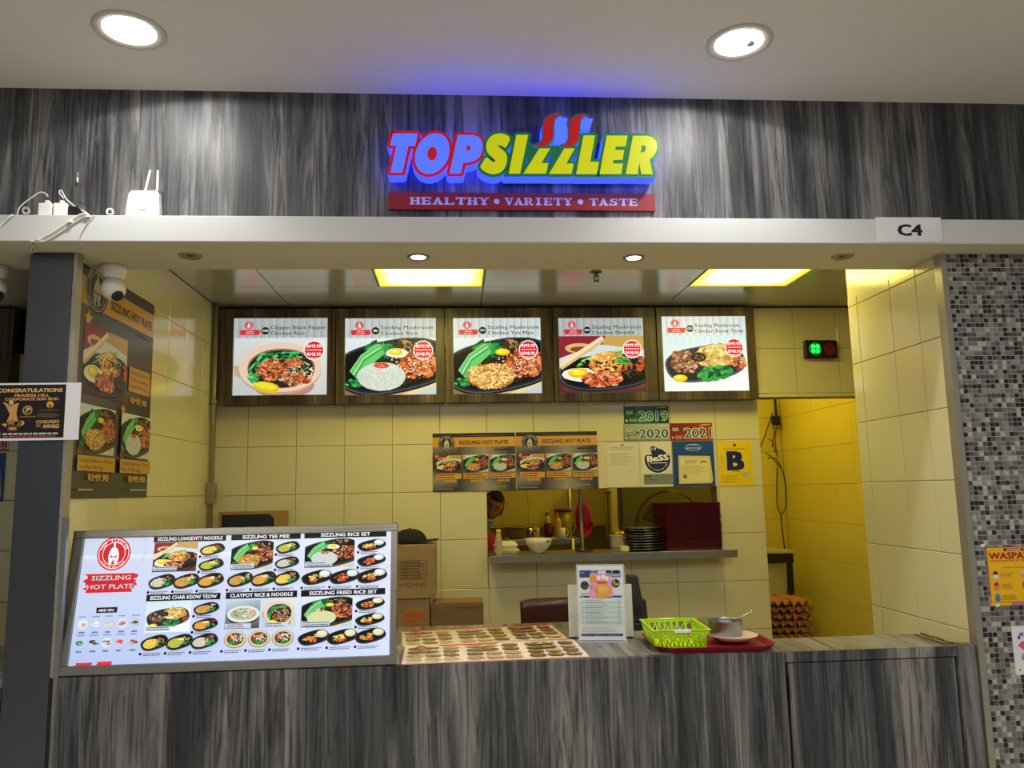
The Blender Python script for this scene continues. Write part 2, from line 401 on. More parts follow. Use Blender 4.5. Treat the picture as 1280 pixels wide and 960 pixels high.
_tm = {}
def tile_mesh(w_, h_, material, t=.004, bev=.0022):
    k = (round(w_, 3), round(h_, 3), material)
    if k not in _tm:
        b = MB(); v = [(0, 0), (w_, 0), (w_, h_), (0, h_)]; q = [(bev, bev), (w_-bev, bev), (w_-bev, h_-bev), (bev, h_-bev)]
        b.v = [(x, 0, z) for x, z in v]+[(x, -t*.55, z) for x, z in v]+[(x, -t, z) for x, z in q]
        for i in range(4):
            j = (i+1) % 4; b.face((i, j, 4+j, 4+i)); b.face((4+i, 4+j, 8+j, 8+i))
        b.face((8, 9, 10, 11))
        me = bpy.data.meshes.new('tile'); me.from_pydata(b.v, [], b.f); me.materials.append(MATS[material]); me.update(); _tm[k] = me
    return _tm[k]
def tiles(wall, origin, rz, us, zs, u0, u1, z0, z1, holes=(), material='cream_tile', gap=.0028, name='tile'):
    def cuts(bs, a, c): return [a]+[x for x in bs if a+.012 < x < c-.012]+[c]
    U, Z = cuts(us, u0, u1), cuts(zs, z0, z1)
    for i in range(len(U)-1):
        for j in range(len(Z)-1):
            a, c, d, e = U[i], U[i+1], Z[j], Z[j+1]
            rects = [(a, c, d, e)]
            for (ha, hc, hd, he) in holes:
                out = []
                for (a_, c_, d_, e_) in rects:
                    if hc <= a_+.004 or ha >= c_-.004 or he <= d_+.004 or hd >= e_-.004: out.append((a_, c_, d_, e_)); continue
                    if a_ < ha-.004: out.append((a_, ha, d_, e_))
                    if c_ > hc+.004: out.append((hc, c_, d_, e_))
                    lo, hi = max(a_, ha), min(c_, hc)
                    if d_ < hd-.004: out.append((lo, hi, d_, hd))
                    if e_ > he+.004: out.append((lo, hi, he, e_))
                rects = out
            for (a_, c_, d_, e_) in rects:
                if c_-a_ < .008 or e_-d_ < .008: continue
                o = _link(name, tile_mesh(c_-a_-gap, e_-d_-gap, material), wall)
                ca, sa = math.cos(rz), math.sin(rz); u = a_+gap/2
                o.location = (origin[0]+u*ca, origin[1]+u*sa, d_+gap/2); o.rotation_euler = (0, 0, rz)
# back wall with the serving hatch and, at its right end, the doorway's header
HX0, HX1, HZ0, HZ1 = .19, 1.66, 1.2, 1.607
DX = 1.965; DZ = 2.172; XK = 2.896
b = MB()
for bx in ((XL-.12, HX0, 0, ZC), (HX1, DX, 0, ZC), (HX0, HX1, 0, HZ0), (HX0, HX1, HZ1, ZC), (DX, XK, DZ, ZC)):
    b.box(bx[0], bx[1], YB+.003, YB+.12, bx[2], bx[3])
wb = struct(b.build('wall_back', 'cream_grout'))
tiles(wb, (0, YB+.003, 0), 0, [-.1-.2957+.2957*k for k in range(-5, 12)], ROWS, XL, DX, .1225, ZC, holes=[(HX0, HX1, HZ0, HZ1)])
tiles(wb, (0, YB+.003, 0), 0, [2.235+.2957*k for k in range(4)], ROWS, DX, XK, DZ, ZC)
# left wall
wl = struct(MB().box(XL-.12, XL-.003, 3.056, YB, 0, ZC).build('wall_left', 'cream_grout'))
tiles(wl, (XL-.003, 0, 0), PI/2, [4.385+.2725*k for k in range(-5, 3)], [1.608+.3035*k for k in range(-6, 5)], 3.06, YB, .09, ZC)
# right column: tiled inner side, mosaic front, steel corner
wr = struct(MB().box(XR+.003, 4.0, YF+.004, 3.775, 0, ZS).build('wall_right', 'cream_grout'))
tiles(wr, (XR+.003, 0, 0), -PI/2, [-3.685, -3.39, -3.185], [1.315+.2935*k for k in range(-4, 5)], -3.775, -YF-.04, .14, ZS)
struct(MB().box(XR+.003, XR+.5, 3.2352, 3.775, ZS, ZC).build('wall_right_upper', 'cream_tile'))
b = MB()
b.box(XR-.003, XR+.003, YF-.003, YF+.042, 0, ZS-.001); b.box(XR-.003, 2.022, YF-.006, YF-.003, 0, ZS-.001)
tr = b.build('trim_5', 'trim_steel'); struct(tr)
# mosaic
RM = random.Random(11); b = MB(); PM = .0194
cols = ['mosaic_black', 'mosaic_dark', 'mosaic_mid', 'mosaic_grey', 'mosaic_light']
for n, c in zip(cols, ('1d1e20', '4e4f50', '6f7070', '8d8c89', 'b4b1a4')): mat(n, c, .22, coat=.3)
for j in range(0, 131):
    z = ZS-.001-(j+1)*PM
    if z < 0: break
    zz = z/ZS
    for i in range(62):
        x = 2.026+i*PM
        if x > 3.2: break
        r = RM.random(); lightness = .16+.16*(1-zz)
        b.cur = 0 if r < .2 else 1 if r < .38 else 2 if r < .66 else 3 if r < 1-lightness*.6 else 4
        n = len(b.v); g = .0011; t = .002*RM.uniform(.8, 1.15)
        X0, X1, Z0, Z1 = x+g, x+PM-g, z+g, z+PM-g
        b.v += [(X0, YF+.004, Z0), (X1, YF+.004, Z0), (X1, YF+.004, Z1), (X0, YF+.004, Z1), (X0+.0006, YF+.004-t-.002, Z0+.0006), (X1-.0006, YF+.004-t-.002, Z0+.0006), (X1-.0006, YF+.004-t-.002, Z1-.0006), (X0+.0006, YF+.004-t-.002, Z1-.0006)]
        for f in ((4, 5, 6, 7), (0, 1, 5, 4), (1, 2, 6, 5), (2, 3, 7, 6), (3, 0, 4, 7)): b.face([n+q for q in f])
mo = b.build('mosaic_tiles', cols, wr); mo['kind'] = 'stuff'
mat('mosaic_grout', 'c9c5b8', .8)
mg = MB().box(2.022, 4.0, YF+.0028, YF+.0039, 0, ZS).build('mosaic_grout', 'mosaic_grout', wr)
# kitchen behind
wk = struct(MB().box(XL-.12, XK+.12, 6.803, 6.92, 0, ZC).build('wall_kitchen_back', 'cream_grout'))
tiles(wk, (0, 6.803, 0), 0, [at(660, 640, Y=6.8).x+.2225*k for k in range(-4, 14)], ROWS, 0.0, XK, .7, 2.5, material='kitchen_tile')
wk2 = struct(MB().box(XK+.003, XK+.12, 3.78, 6.803, 0, ZC).build('wall_kitchen_right', 'cream_grout'))
tiles(wk2, (XK+.003, 0, 0), -PI/2, [-5.856+.31*k for k in range(-4, 9)], ROWS, -6.8, -4.5, .1225, ZC, material='kitchen_tile')
struct(MB().box(XL-.12, XL, 5.07, 6.803, 0, ZC).build('wall_kitchen_left', 'kitchen_tile'))
# neighbouring stall to the left: only a sliver of it shows
wn = struct(MB().box(-4.0, XL-.12, YB+.003, YB+.12, 0, ZC).build('wall_neighbour', 'cream_grout'))
tiles(wn, (0, YB+.003, 0), 0, [-1.6-.2957*k for k in range(9)], ROWS, -3.6, -1.6, .7, ZC)
struct(MB().box(-4.12, -4.0, 3.0, 5.1, 0, ZC).build('wall_neighbour_left', 'cream_tile'))
# stall ceiling of metal panels
SEAM = 4.42
ce = struct(MB().box(-4.1, 3.05, 3.235, 6.95, ZC+.012, ZC+.08).build('ceiling_stall', 'black_plastic'))
XG = [-4.0, -2.8, -1.6, XL, -1.035, .168, 1.372, 2.575, XK]; YG = [3.24, SEAM-.6, SEAM, YB]
LIGHTS = [(-.432, .168), (1.372, 1.972)]
for i in range(len(XG)-1):
    if abs(XG[i]+1.6) < .01: continue
    for j in range(3):
        parts_ = [(XG[i], XG[i+1])]
        if j == 1:
            for (a, c) in LIGHTS:
                if a >= XG[i]-.01 and c <= XG[i+1]+.01: parts_ = [p for p in ((XG[i], a), (c, XG[i+1])) if p[1]-p[0] > .05]
        for (a, c) in parts_:
            g = .0025; MB().box(a+g, c-g, YG[j]+g, YG[j+1]-g, ZC, ZC+.0115).build('ceiling_panel', 'metal_panel', ce, bevel=.0015)
struct(MB().box(XL-.12, XK, YB+.12, 6.80, ZC, ZC+.011).build('ceiling_kitchen', 'white_ceiling'))
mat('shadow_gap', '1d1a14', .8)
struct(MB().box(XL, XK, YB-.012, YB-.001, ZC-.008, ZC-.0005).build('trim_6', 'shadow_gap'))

# ---------------------------------------------------------------- ceiling lights in the stall
def diffuser_mat(name, strength):
    M = bpy.data.materials.new(name); M.use_nodes = True; nt = M.node_tree; N = nt.nodes; L = nt.links; bs = N['Principled BSDF']
    tc = N.new('ShaderNodeTexCoord'); sp = N.new('ShaderNodeSeparateXYZ'); L.new(tc.outputs['Generated'], sp.inputs[0])
    def hat(out, k):   # 1 at the middle -> 0 at the rim
        a = N.new('ShaderNodeMath'); a.operation = 'SUBTRACT'; a.inputs[1].default_value = .5; L.new(out, a.inputs[0])
        c = N.new('ShaderNodeMath'); c.operation = 'ABSOLUTE'; L.new(a.outputs[0], c.inputs[0])
        d = N.new('ShaderNodeMapRange'); d.inputs['From Min'].default_value = .5; d.inputs['From Max'].default_value = k; L.new(c.outputs[0], d.inputs['Value']); return d
    hx = hat(sp.outputs['X'], .30); hy = hat(sp.outputs['Y'], .36)
    mu = N.new('ShaderNodeMath'); mu.operation = 'MULTIPLY'; L.new(hx.outputs[0], mu.inputs[0]); L.new(hy.outputs[0], mu.inputs[1])
    r = N.new('ShaderNodeValToRGB'); e = r.color_ramp.elements; e[0].position = 0; e[0].color = (.12, .073, .0, 1); e[1].position = 1; e[1].color = (1, .86, .24, 1)
    q = e.new(.45); q.color = (.5, .36, .03, 1)
    L.new(mu.outputs[0], r.inputs[0]); L.new(r.outputs[0], bs.inputs['Emission Color']); bs.inputs['Emission Strength'].default_value = strength
    bs.inputs['Base Color'].default_value = (.8, .65, .1, 1); MATS[name] = M
diffuser_mat('diffuser', 17)
mat('light_frame', 'd8c860', .4)
for k, (a, c) in enumerate(LIGHTS):
    cx, cy = (a+c)/2, SEAM-.3
    t = thing('ceiling_light', ['square yellow ceiling light set in the metal ceiling above the second and third menu boxes', 'square yellow light in the metal ceiling, the one nearest the tiled column'][k], 'ceiling light', (cx, cy, ZC), group='recessed square lights of the stall')
    b = MB(); s = .296
    for (x0, x1, y0, y1) in ((-s, s, -s, -s+.008), (-s, s, s-.008, s), (-s, -s+.008, -s+.008, s-.008), (s-.008, s, -s+.008, s-.008)): b.box(x0, x1, y0, y1, -.003, .011)
    b.build('frame', 'light_frame', t)
    MB().box(-s+.009, s-.009, -s+.009, s-.009, 0, .01).build('diffuser', 'diffuser', t)
# lamp of the kitchen (its room is lit yellow; the fitting itself is out of sight)
mat('kitchen_lamp', 'ffd84a', .5, emit=36, ecol='ffe03c')
t = thing('ceiling_light', 'yellow batten light on the kitchen ceiling behind the doorway header', 'ceiling light', (2.12, 5.85, ZC))
MB().box(-.06, .06, -.6, .6, -.03, 0).build('frame', 'white_plastic', t); MB().box(-.05, .05, -.58, .58, -.045, -.031).build('tube', 'kitchen_lamp', t)
mat('kitchen_fill', 'ffd84a', .5, emit=20, ecol='ffd83c')  # second, unseen batten added to brighten the kitchen and the man's face
t = thing('ceiling_light', 'unseen yellow fill batten added on the kitchen ceiling above the cooking rack', 'ceiling light', (.75, 5.55, ZC))
MB().box(-.3, .3, -.06, .06, -.03, 0).build('frame', 'white_plastic', t); MB().box(-.29, .29, -.05, .05, -.045, -.031).build('tube', 'kitchen_fill', t)

# ---------------------------------------------------------------- concourse downlights
mat('lamp_white', 'ffffff', .5, emit=14, ecol=(1, .98, .95)); mat('ring_white', 'c9c4bb', .5)
for k, (x, y, pw) in enumerate(((-1.105, 2.592, 11), (1.04, 2.585, 11))):
    t = thing('recessed_downlight', ['large round ceiling downlight at upper left, above the white router', 'large round ceiling downlight with its bulb showing, right of the lit shop sign'][k], 'downlight', (x, y, ZT), group='large round concourse downlights')
    MB().lathe([(.088, .0), (.088, -.004), (.112, -.007), (.118, -.004), (.118, 0)], n=40).build('trim_ring', 'ring_white', t)
    MB().lathe([(0, -.002), (.086, -.002), (.086, -.0005), (0, -.0005)], n=40).build('lamp_lens', 'lamp_white', t)
    if k: 
        mat('bulb_glass', 'b8b4ac', .15, .3)
        MB().lathe([(0, -.03), (.012, -.028), (.02, -.018), (.022, -.002)], (.03, -.03, 0), n=16).build('bulb', 'bulb_glass', t)
    spot('downlight_beam', (x, y, ZT-.012), (x+[.15, -.12][k], y+.22, 2), pw, 152, .10, (1, .98, .94), .02)
    spot('downlight_core', (x, y, ZT-.012), (x, y+.02, 2), 21, 104, .55, (1, .97, .92), .03)
    area('downlight_spill', (x, y, ZT-.015), (0, 0, 0), .12, .12, 2.5, (1, .96, .9))
# small soffit lights
mat('lamp_small', 'ffffff', .5, emit=7); mat('ring_steel', '9a917c', .35, .4)
SL = [(-1.026, 3.044, 0, 'small unlit soffit downlight between the ball spotlight and the first menu box'), (-.142, 3.056, 1, 'small lit soffit downlight in front of the left square ceiling light'),
      (.733, 3.062, 1, 'small lit soffit downlight by the fire sprinkler'), (1.606, 3.04, 0, 'small unlit soffit downlight below the stall number card')]
for x, y, on, lb in SL:
    t = thing('soffit_downlight', lb, 'downlight', (x, y, ZS), group='small soffit downlights')
    MB().lathe([(.03, 0), (.03, -.003), (.042, -.006), (.046, 0)], n=28).build('trim_ring', 'ring_steel', t)
    if on: MB().lathe([(0, -.003), (.029, -.003), (.029, -.0005), (0, -.0005)], n=24).build('lamp_lens', 'lamp_small', t)
    else:
        MB().lathe([(.0, -.002), (.016, -.002), (.0161, -.0004), (0, -.0004)], (.0, 0, 0), n=20).build('lamp_lens', 'black_plastic', t)
        MB().lathe([(.016, -.001), (.026, -.004), (.029, -.001)], n=24).build('inner_ring', 'ring_steel', t)
    if on: spot('soffit_beam', (x, y, ZS-.012), (x, y+.05, 1), 5, 110, .6, (1, .93, .8), .02)
# ball spotlights under the soffit
for x, lb in ((-1.372, 'white ball spotlight hanging under the soffit beside the hot plate poster'), (-1.832, 'white ball spotlight under the soffit at the left edge, left of the steel pillar')):
    t = thing('ball_spotlight', lb, 'spotlight', (x, 3.185, ZS), group='white ball spotlights')
    MB().lathe([(.02, 0), (.045, -.002), (.05, -.02), (.043, -.045), (.03, -.056)][::1], n=28).build('base', 'white_plastic', t)
    b = MB(); b.smooth = True; b.lathe([(0.001, -.142), (.02, -.139), (.036, -.128), (.046, -.108), (.047, -.094), (.04, -.072), (.028, -.058), (.001, -.05)], n=28).build('ball', 'white_plastic', t)
    d = Vector((.5, -.3, -.62)).normalized(); b = MB(); c = Vector((0, 0, -.098))
    b.tube([c+d*.040, c+d*.050], [.024, .02], 20); b.build('lens', 'dark_plastic', t)
# sprinkler
t = thing('fire_sprinkler', 'brass fire sprinkler head under the metal ceiling', 'sprinkler', (.774, 4.118, ZC))
mat('brass', '7a6a48', .35, .8)
MB().lathe([(.032, 0), (.034, -.004), (.018, -.008), (.01, -.012)], n=20).build('escutcheon', 'brass', t)
b = MB(); b.tube([(0, 0, -.008), (0, 0, -.022)], .009, 10); b.tube([(-.012, 0, -.022), (-.014, 0, -.038), (-.004, 0, -.05)], .003, 6); b.tube([(.012, 0, -.022), (.014, 0, -.038), (.004, 0, -.05)], .003, 6); b.box(-.014, .014, -.004, .004, -.026, -.02)
b.tube([(0, 0, -.022), (0, 0, -.05)], .0025, 6); b.build('frame', 'brass', t)
MB().lathe([(0, -.055), (.018, -.054), (.018, -.051), (0, -.05)], n=16).build('deflector', 'brass', t)

# ---------------------------------------------------------------- steel pillar, counter
CT = .976
pil = MB().box(-1.604, -1.446, YF, 3.052, 0, ZS-.002)
pil = pil.build('pillar_body', 'stainless_dark', thing('steel_pillar', 'tall brushed steel pillar at the left end of the counter', 'pillar'), bevel=.003)
MB().box(-1.4455, -1.43, YF+.003, 3.052, 0, ZS-.002).build('corner_strip', 'trim_steel', pil.parent, bevel=.002)
MB().box(-1.4295, -1.414, YF+.001, YF+.02, CT+.001, CT+.56).build('upright_strip', 'stainless', pil.parent)
CT = .976; ZTOP = CT
ct = thing('serving_counter', 'long grey wood laminate serving counter with a hinged flap at its right', 'counter', (0, 0, 0))
MB().box(-1.43, 1.232, YF, YF+.03, 0, CT-.0).build('front_panel', 'grey_laminate', ct)
MB().box(-1.43, 1.232, YF+.0302, 3.84, CT-.035, CT).build('countertop', 'grey_laminate_top', ct)
MB().box(-1.43, -1.40, YF+.0302, 3.8, 0, CT-.036).build('end_panel', 'grey_laminate', ct)
MB().box(1.20, 1.232, YF+.0302, 3.8, 0, CT-.036).build('end_panel', 'grey_laminate', ct)
MB().box(1.245, 1.905, YF+.006, YF+.03, 0, CT-.043).build('door_panel', 'grey_laminate', ct)
MB().box(1.236, 1.915, YF+.0302, YF+.045, .3, CT-.0385).build('gap_backing', 'black_plastic', ct)  # added dark backing that blocks light leaking through the flap gap
fl = MB().box(1.236, 1.915, YF+.001, 3.262, CT-.038, CT).build('flap', 'grey_laminate_top', ct)
MB().box(1.236, 1.915, YF-.001, YF+.0008, CT-.038, CT).build('flap_edge', 'grey_laminate', ct)
MB().box(1.918, XR-.008, YF+.002, 3.06, 0, CT).build('side_post', 'grey_laminate', ct)
mat('aged_brass', '8c7a48', .4, .7)
for (ya, yb) in ((3.03, 3.13), (3.145, 3.235)):
    b = MB(); b.box(1.885, 1.90, ya, yb, CT+.0002, CT+.004); b.tube([(1.917, ya, CT+.006), (1.917, yb, CT+.006)], .005, 8)
    for q in (.25, .75): b.tube([(1.893, ya+(yb-ya)*q, CT+.003), (1.893, ya+(yb-ya)*q, CT+.0055)], .003, 6)
    b.build('hinge', 'aged_brass', ct)
MB().box(1.935, 1.97, YF+.004, YF+.05, CT+.0003, CT+.003).build('cap_plate', 'aged_brass', ct)
MB().box(-1.445, -1.432, YF+.002, YF+.02, 0, CT).build('end_strip', 'black_plastic', ct)
# neighbouring stall's counter
nc = thing('neighbour_counter', 'dark laminate counter end of the next stall, left of the steel pillar', 'counter', (0, 0, 0))
MB().box(-3.9, -1.66, 3.1, 3.13, 0, .93).build('front_panel', 'grey_laminate', nc); MB().box(-3.9, -1.64, 3.08, 3.75, .931, .965).build('countertop', 'grey_laminate_top', nc)
# ================================================================ ARTWORK (photographs of dishes, drawn as flat shapes)
RED = 'd3202f'; DARK = '1b1d1f'
GREENS = ['1f7a35', '2f9a44', '14572a', '57b35a', '0d4a2a', '3cae55']
MEAT = ['b5522c', 'd9783f', '8c3a1f', 'e39a5e', 'a5442a', 'c7693a']
YEL = ['e8c95a', 'd9ac3c', 'f1dc86', 'c99230', 'e2bd55']
def platter(c, cx, cy, rx, ry, rot, dt=1):
    c.sup(cx, cy-.02*dt, rx*1.03, ry*1.05, '15181c', rot, 36, .8); c.sup(cx, cy, rx*1.02, ry*1.02, '4d565c', rot, 36, .8); c.sup(cx, cy, rx*.985, ry*.975, '20242a', rot, 36, .8); c.sup(cx, cy+.008*dt, rx*.93, ry*.9, '101214', rot, 36, .8)
def greens(c, pts, k, w_=.06, leaves=10):
    """stalks from pts[0] to pts[1], leaves around pts[1]"""
    (x0, y0), (x1, y1) = pts; R = c.R
    for i in range(leaves): c.blob(x1+R.uniform(-.1, .1)*k, y1+R.uniform(-.06, .06)*k, .09*k, .035*k, R.choice(GREENS[:5]), R.uniform(0, 1.2), .4)
    for i in range(5):
        o = (i-2)*.022*k
        c.stroke([(x0+o*.6, y0-o), ((x0+x1)/2-.02*k+o*.4, (y0+y1)/2+.02*k-o), (x1+o*.4, y1-o)], w_*.45*k, ['7fd081', '5dbb63', 'a5e0a0', '3fa04e', '67c872'][i], True)
def egg(c, x, y, r, rot=0, white=True):
    if white: c.blob(x+.1*r, y-.25*r, r*1.9, r*1.15, 'f1efe0', rot, .18, 12)
    c.ell(x, y, r, r*.72, 'e9c400', rot); c.ell(x-.1*r, y+.12*r, r*.72, r*.45, 'f7e53a', rot); c.ell(x-.25*r, y+.25*r, r*.25, r*.13, 'fff7b0', rot, 10)
def meat(c, cx, cy, rx, ry, n, r, rot=0, cols=MEAT, dark=True):
    if dark: c.blob(cx, cy, rx*1.1, ry*1.1, '3a1d10', rot, .15, 14)
    c.scatter(cx, cy, rx, ry, n, r*.6, r, cols, rot); c.scatter(cx, cy, rx, ry, n//2, r*.15, r*.3, ['f3c08e', 'ffe0b8', '6b2a14'], rot)
def rice(c, cx, cy, rx, ry, n=160, base='c9d3cc', cols=('e6ece6', 'f4f7f2', 'b9c6bb', 'd7dfd3')):
    c.blob(cx, cy, rx, ry, base, 0, .04, 26)
    R = c.R
    for i in range(n):
        a = R.random()*2*PI; q = math.sqrt(R.random())*.97; x, y = cx+rx*q*math.cos(a), cy+ry*q*math.sin(a)
        c.blob(x, y, rx*.045, ry*.02, cols[0] if y > cy+ry*.3 else R.choice(cols), R.uniform(0, PI), .2, 5)
def dish(c, kind, d=1.0):
    """drawn in the unit square; d scales the amount of detail"""
    N = lambda n: max(3, int(n*d)); R = c.R
    if kind in ('rice', 'yeemee', 'fried'):
        c.quad4(0, 0, 1, 1, 'c2d4dc', 'b9ccd4', 'dfeaf0', 'dde8ee')
        c.poly([(.5, 0), (.62, .0), (1, .22), (1, .36)], 'c9ad72'); c.poly([(.62, 0), (.75, 0), (1, .16), (1, .22)], 'e3d1a0')
        c.poly([(0, 0), (.2, 0), (.08, .12), (0, .2)], '8a6a48')
        platter(c, .53, .5, .64, .43, .32)
        c.blob(.58, .5, .46, .33, '2c1c12', .3, .06, 20); c.scatter(.5, .45, .4, .3, N(80), .015, .035, ['3a2618', '20140d', '4c3422', '2f3a1e'])
        c.scatter(.4, .74, .16, .1, N(46), .03, .075, ['0d4a2a', '14572a', '1f7a35', '0a3a20', '2f9a44']); greens(c, [(.1, .33), (.4, .8)], 1.2, .16, N(30)); c.scatter(.1, .2, .09, .06, N(14), .02, .05, GREENS)
        meat(c, .81, .52, .22, .25, N(120), .05); c.scatter(.74, .56, .26, .28, N(40), .01, .02, ['f5e0d0', 'd8c8d8', 'ffe8c8']); c.scatter(.72, .86, .18, .07, N(30), .03, .055, ['6e4a2e', '8a6844', '4c2f1c', 'b58c5e', '9a7858'])
        egg(c, .56, .72, .085, 0, False) if kind != 'rice' else egg(c, .56, .73, .075)
        if kind == 'rice': rice(c, .4, .31, .27, .25, N(260)); c.blob(.4, .5, .09, .055, 'd84a3c', 0, .2, 12); c.scatter(.4, .5, .05, .025, 6, .012, .03, ['ef7b66', 'b83026', 'f5b09c'])
        if kind == 'fried':
            rice(c, .4, .3, .29, .24, N(240), 'd5d9a0', ('e8eab8', 'c9d48c', 'f2f0d0', '9fb868')); c.scatter(.36, .55, .12, .06, N(16), .02, .045, ['e89aa8', 'd1607c', 'f4c4cc'])
        if kind == 'yeemee': c.blob(.42, .3, .28, .23, 'b07a2c', 0, .08, 18); c.noodles(.42, .3, .27, .23, N(170), .012, ['f0d089', 'e3b458', 'c98f38', 'f7e0a8', 'a86c22'])
    elif kind == 'noodle':
        c.quad4(0, 0, 1, 1, '5a1f2c', '5a1f2c', 'c9a66a', '8c2b3a'); c.poly([(0, .72), (.0, .42), (.5, .68), (.62, 1), (.05, 1)], '8d2436'); c.poly([(.55, 1), (.5, .78), (1, .72), (1, 1)], 'c8a058')
        c.poly([(0, .3), (.5, .62), (1, .5), (1, .75), (.45, .85), (0, .6)], 'd6dbe2'); c.ell(.24, .78, .17, .09, 'd9b676'); c.ell(.25, .76, .12, .05, '8a4428')
        platter(c, .54, .36, .54, .3, .12)
        c.stroke([(0, .47), (.52, .97)], .045, 'f0dfb2'); c.stroke([(.02, .42), (.54, .93)], .03, 'd8bd84')
        for i in range(4): c.stroke([(.2+.02*i, .46+.03*i), (.5, .62+.02*i), (.74, .68+.02*i)], .035, ['58b04a', '83d05f', '3b9a3e', 'a4dd7c'][i], True)
        c.blob(.62, .48, .25, .2, 'b5642a', 0, .1, 16); c.noodles(.56, .52, .22, .18, N(110), .022, ['f3c26a', 'e79d44', 'f8dc9c', 'd07c30'], .2, .9)
        c.scatter(.56, .4, .42, .2, N(60), .015, .04, ['3a1d10', '6b2a14', '20140d']); egg(c, .22, .34, .12); meat(c, .5, .23, .24, .13, N(80), .05, 0, ['c65434', 'e37c4c', 'a03a22', 'f0a070'])
        c.blob(.86, .3, .15, .12, '1d120f', 0, .12, 14); c.scatter(.86, .33, .1, .06, N(12), .02, .05, ['3a2620', '120b0a', '5a4038']); c.scatter(.95, .5, .06, .12, N(16), .03, .05, MEAT)
        c.scatter(.74, .55, .1, .07, N(30), .015, .035, GREENS+['6cc04a'])
    elif kind == 'keow':
        c.quad4(0, 0, 1, 1, 'e9f3f6', 'ffffff', 'd3e8ef', 'cfe4ec')
        c.sup(.5, .47, .48, .3, '565c60', .22, 36, .75); c.sup(.5, .48, .46, .275, '2a2d30', .22, 36, .75)
        c.blob(.63, .6, .28, .2, 'c9a050', .15, .08, 18); c.noodles(.64, .6, .27, .19, N(130), .032, ['e4cd7e', 'd5b45a', 'f0e0a2', 'b98d3c'], .15, .8)
        meat(c, .24, .5, .16, .2, N(60), .05, .5, ['9a6a4c', 'b98a6a', '7a4a32', 'd0a88a', '8c5a40'], False)
        c.blob(.42, .58, .1, .085, '2a211c', 0, .1, 14); c.scatter(.42, .58, .07, .05, N(14), .01, .025, ['6a5a4c', '3d3028', '8c7a68'])
        c.scatter(.6, .3, .2, .11, N(70), .03, .06, GREENS+['2f8a3c', '48a050'], .2); c.scatter(.9, .48, .07, .13, N(20), .025, .05, MEAT)
        egg(c, .19, .22, .085, 0, False)
    elif kind == 'claypot':
        c.quad4(0, 0, 1, 1, 'bcc6c6', 'c9cfcd', 'dfe6e6', 'd4dcdd')
        c.blob(.54, .2, .33, .22, 'b48a74', 0, .02, 30); c.poly([(.0, .52), (.12, .55), (.3, .2), (.14, .28), (.02, .36)], 'c9a790')
        c.sup(.5, .47, .44, .42, 'c99f86', 0, 40, .95); c.sup(.5, .5, .44, .41, 'e8cdb6', 0, 40, .95); c.sup(.51, .48, .36, .33, '8c6a50', 0, 40, .95); c.sup(.51, .47, .345, .31, '2a2418', 0, 40, .95)
        c.scatter(.66, .4, .2, .22, N(150), .012, .022, ['e6e2d0', 'f4f0e2', 'c8bca0']); 
        for i in range(N(26)): c.stroke([(.2+R.uniform(-.03, .03), .36+R.uniform(-.05, .1)), (.33+R.uniform(-.04, .04), .66+R.uniform(-.05, .06)), (.62+R.uniform(-.1, .12), .7+R.uniform(-.07, .07))], .035, R.choice(['2fae62', '0f6a3c', '56cf7e', '1c8a4c', '0a4a30']), True)
        c.scatter(.22, .34, .05, .09, N(12), .03, .05, ['55c060', '3fa84c', '7ade80'])
        c.scatter(.51, .47, .32, .28, N(70), .015, .035, ['2f2418', '4a3826', '1c2818']); meat(c, .42, .45, .15, .17, N(60), .05, 0, MEAT, False); meat(c, .66, .58, .1, .07, N(24), .05, 0, MEAT, False); meat(c, .68, .3, .14, .1, N(40), .045, 0, MEAT+['a02c1c'], False)
        c.scatter(.62, .42, .22, .2, N(24), .008, .016, ['3f9a3c', '64b84e']); c.sup(.36, .17, .14, .085, 'd8c618', -.35, 20, .9); c.sup(.35, .19, .12, .05, 'f1e436', -.35, 20, .9)
    elif kind == 'fish':
        c.quad4(0, 0, 1, 1, '3a3a34', '4a4840', '9fb8c4', 'c4d6e0'); c.ell(.52, .48, .5, .33, '30302c', 0, 30); c.ell(.52, .51, .48, .3, 'dfe2dc', 0, 30); c.ell(.52, .52, .38, .21, 'a9b0a0', 0, 30)
        c.scatter(.52, .54, .33, .17, N(60), .03, .07, ['d8a888', 'e9c4a4', 'b88060', '4a9c4c', '7cc070', 'f0dcc8'])
    elif kind == 'pot':
        c.ell(.5, .5, .5, .46, '9c8258', 0, 30); c.ell(.5, .52, .47, .43, 'dcc79c', 0, 30); c.ell(.5, .52, .37, .33, '5c4a30', 0, 24)
        c.scatter(.6, .55, .22, .2, N(30), .03, .07, ['f2f2ea', 'e4e0d0', 'd8e2d8']); c.scatter(.42, .62, .17, .14, N(16), .05, .09, ['e8744c', 'f2a080', 'c8482c', 'f6c8b0']); c.scatter(.45, .34, .24, .11, N(24), .04, .09, GREENS)
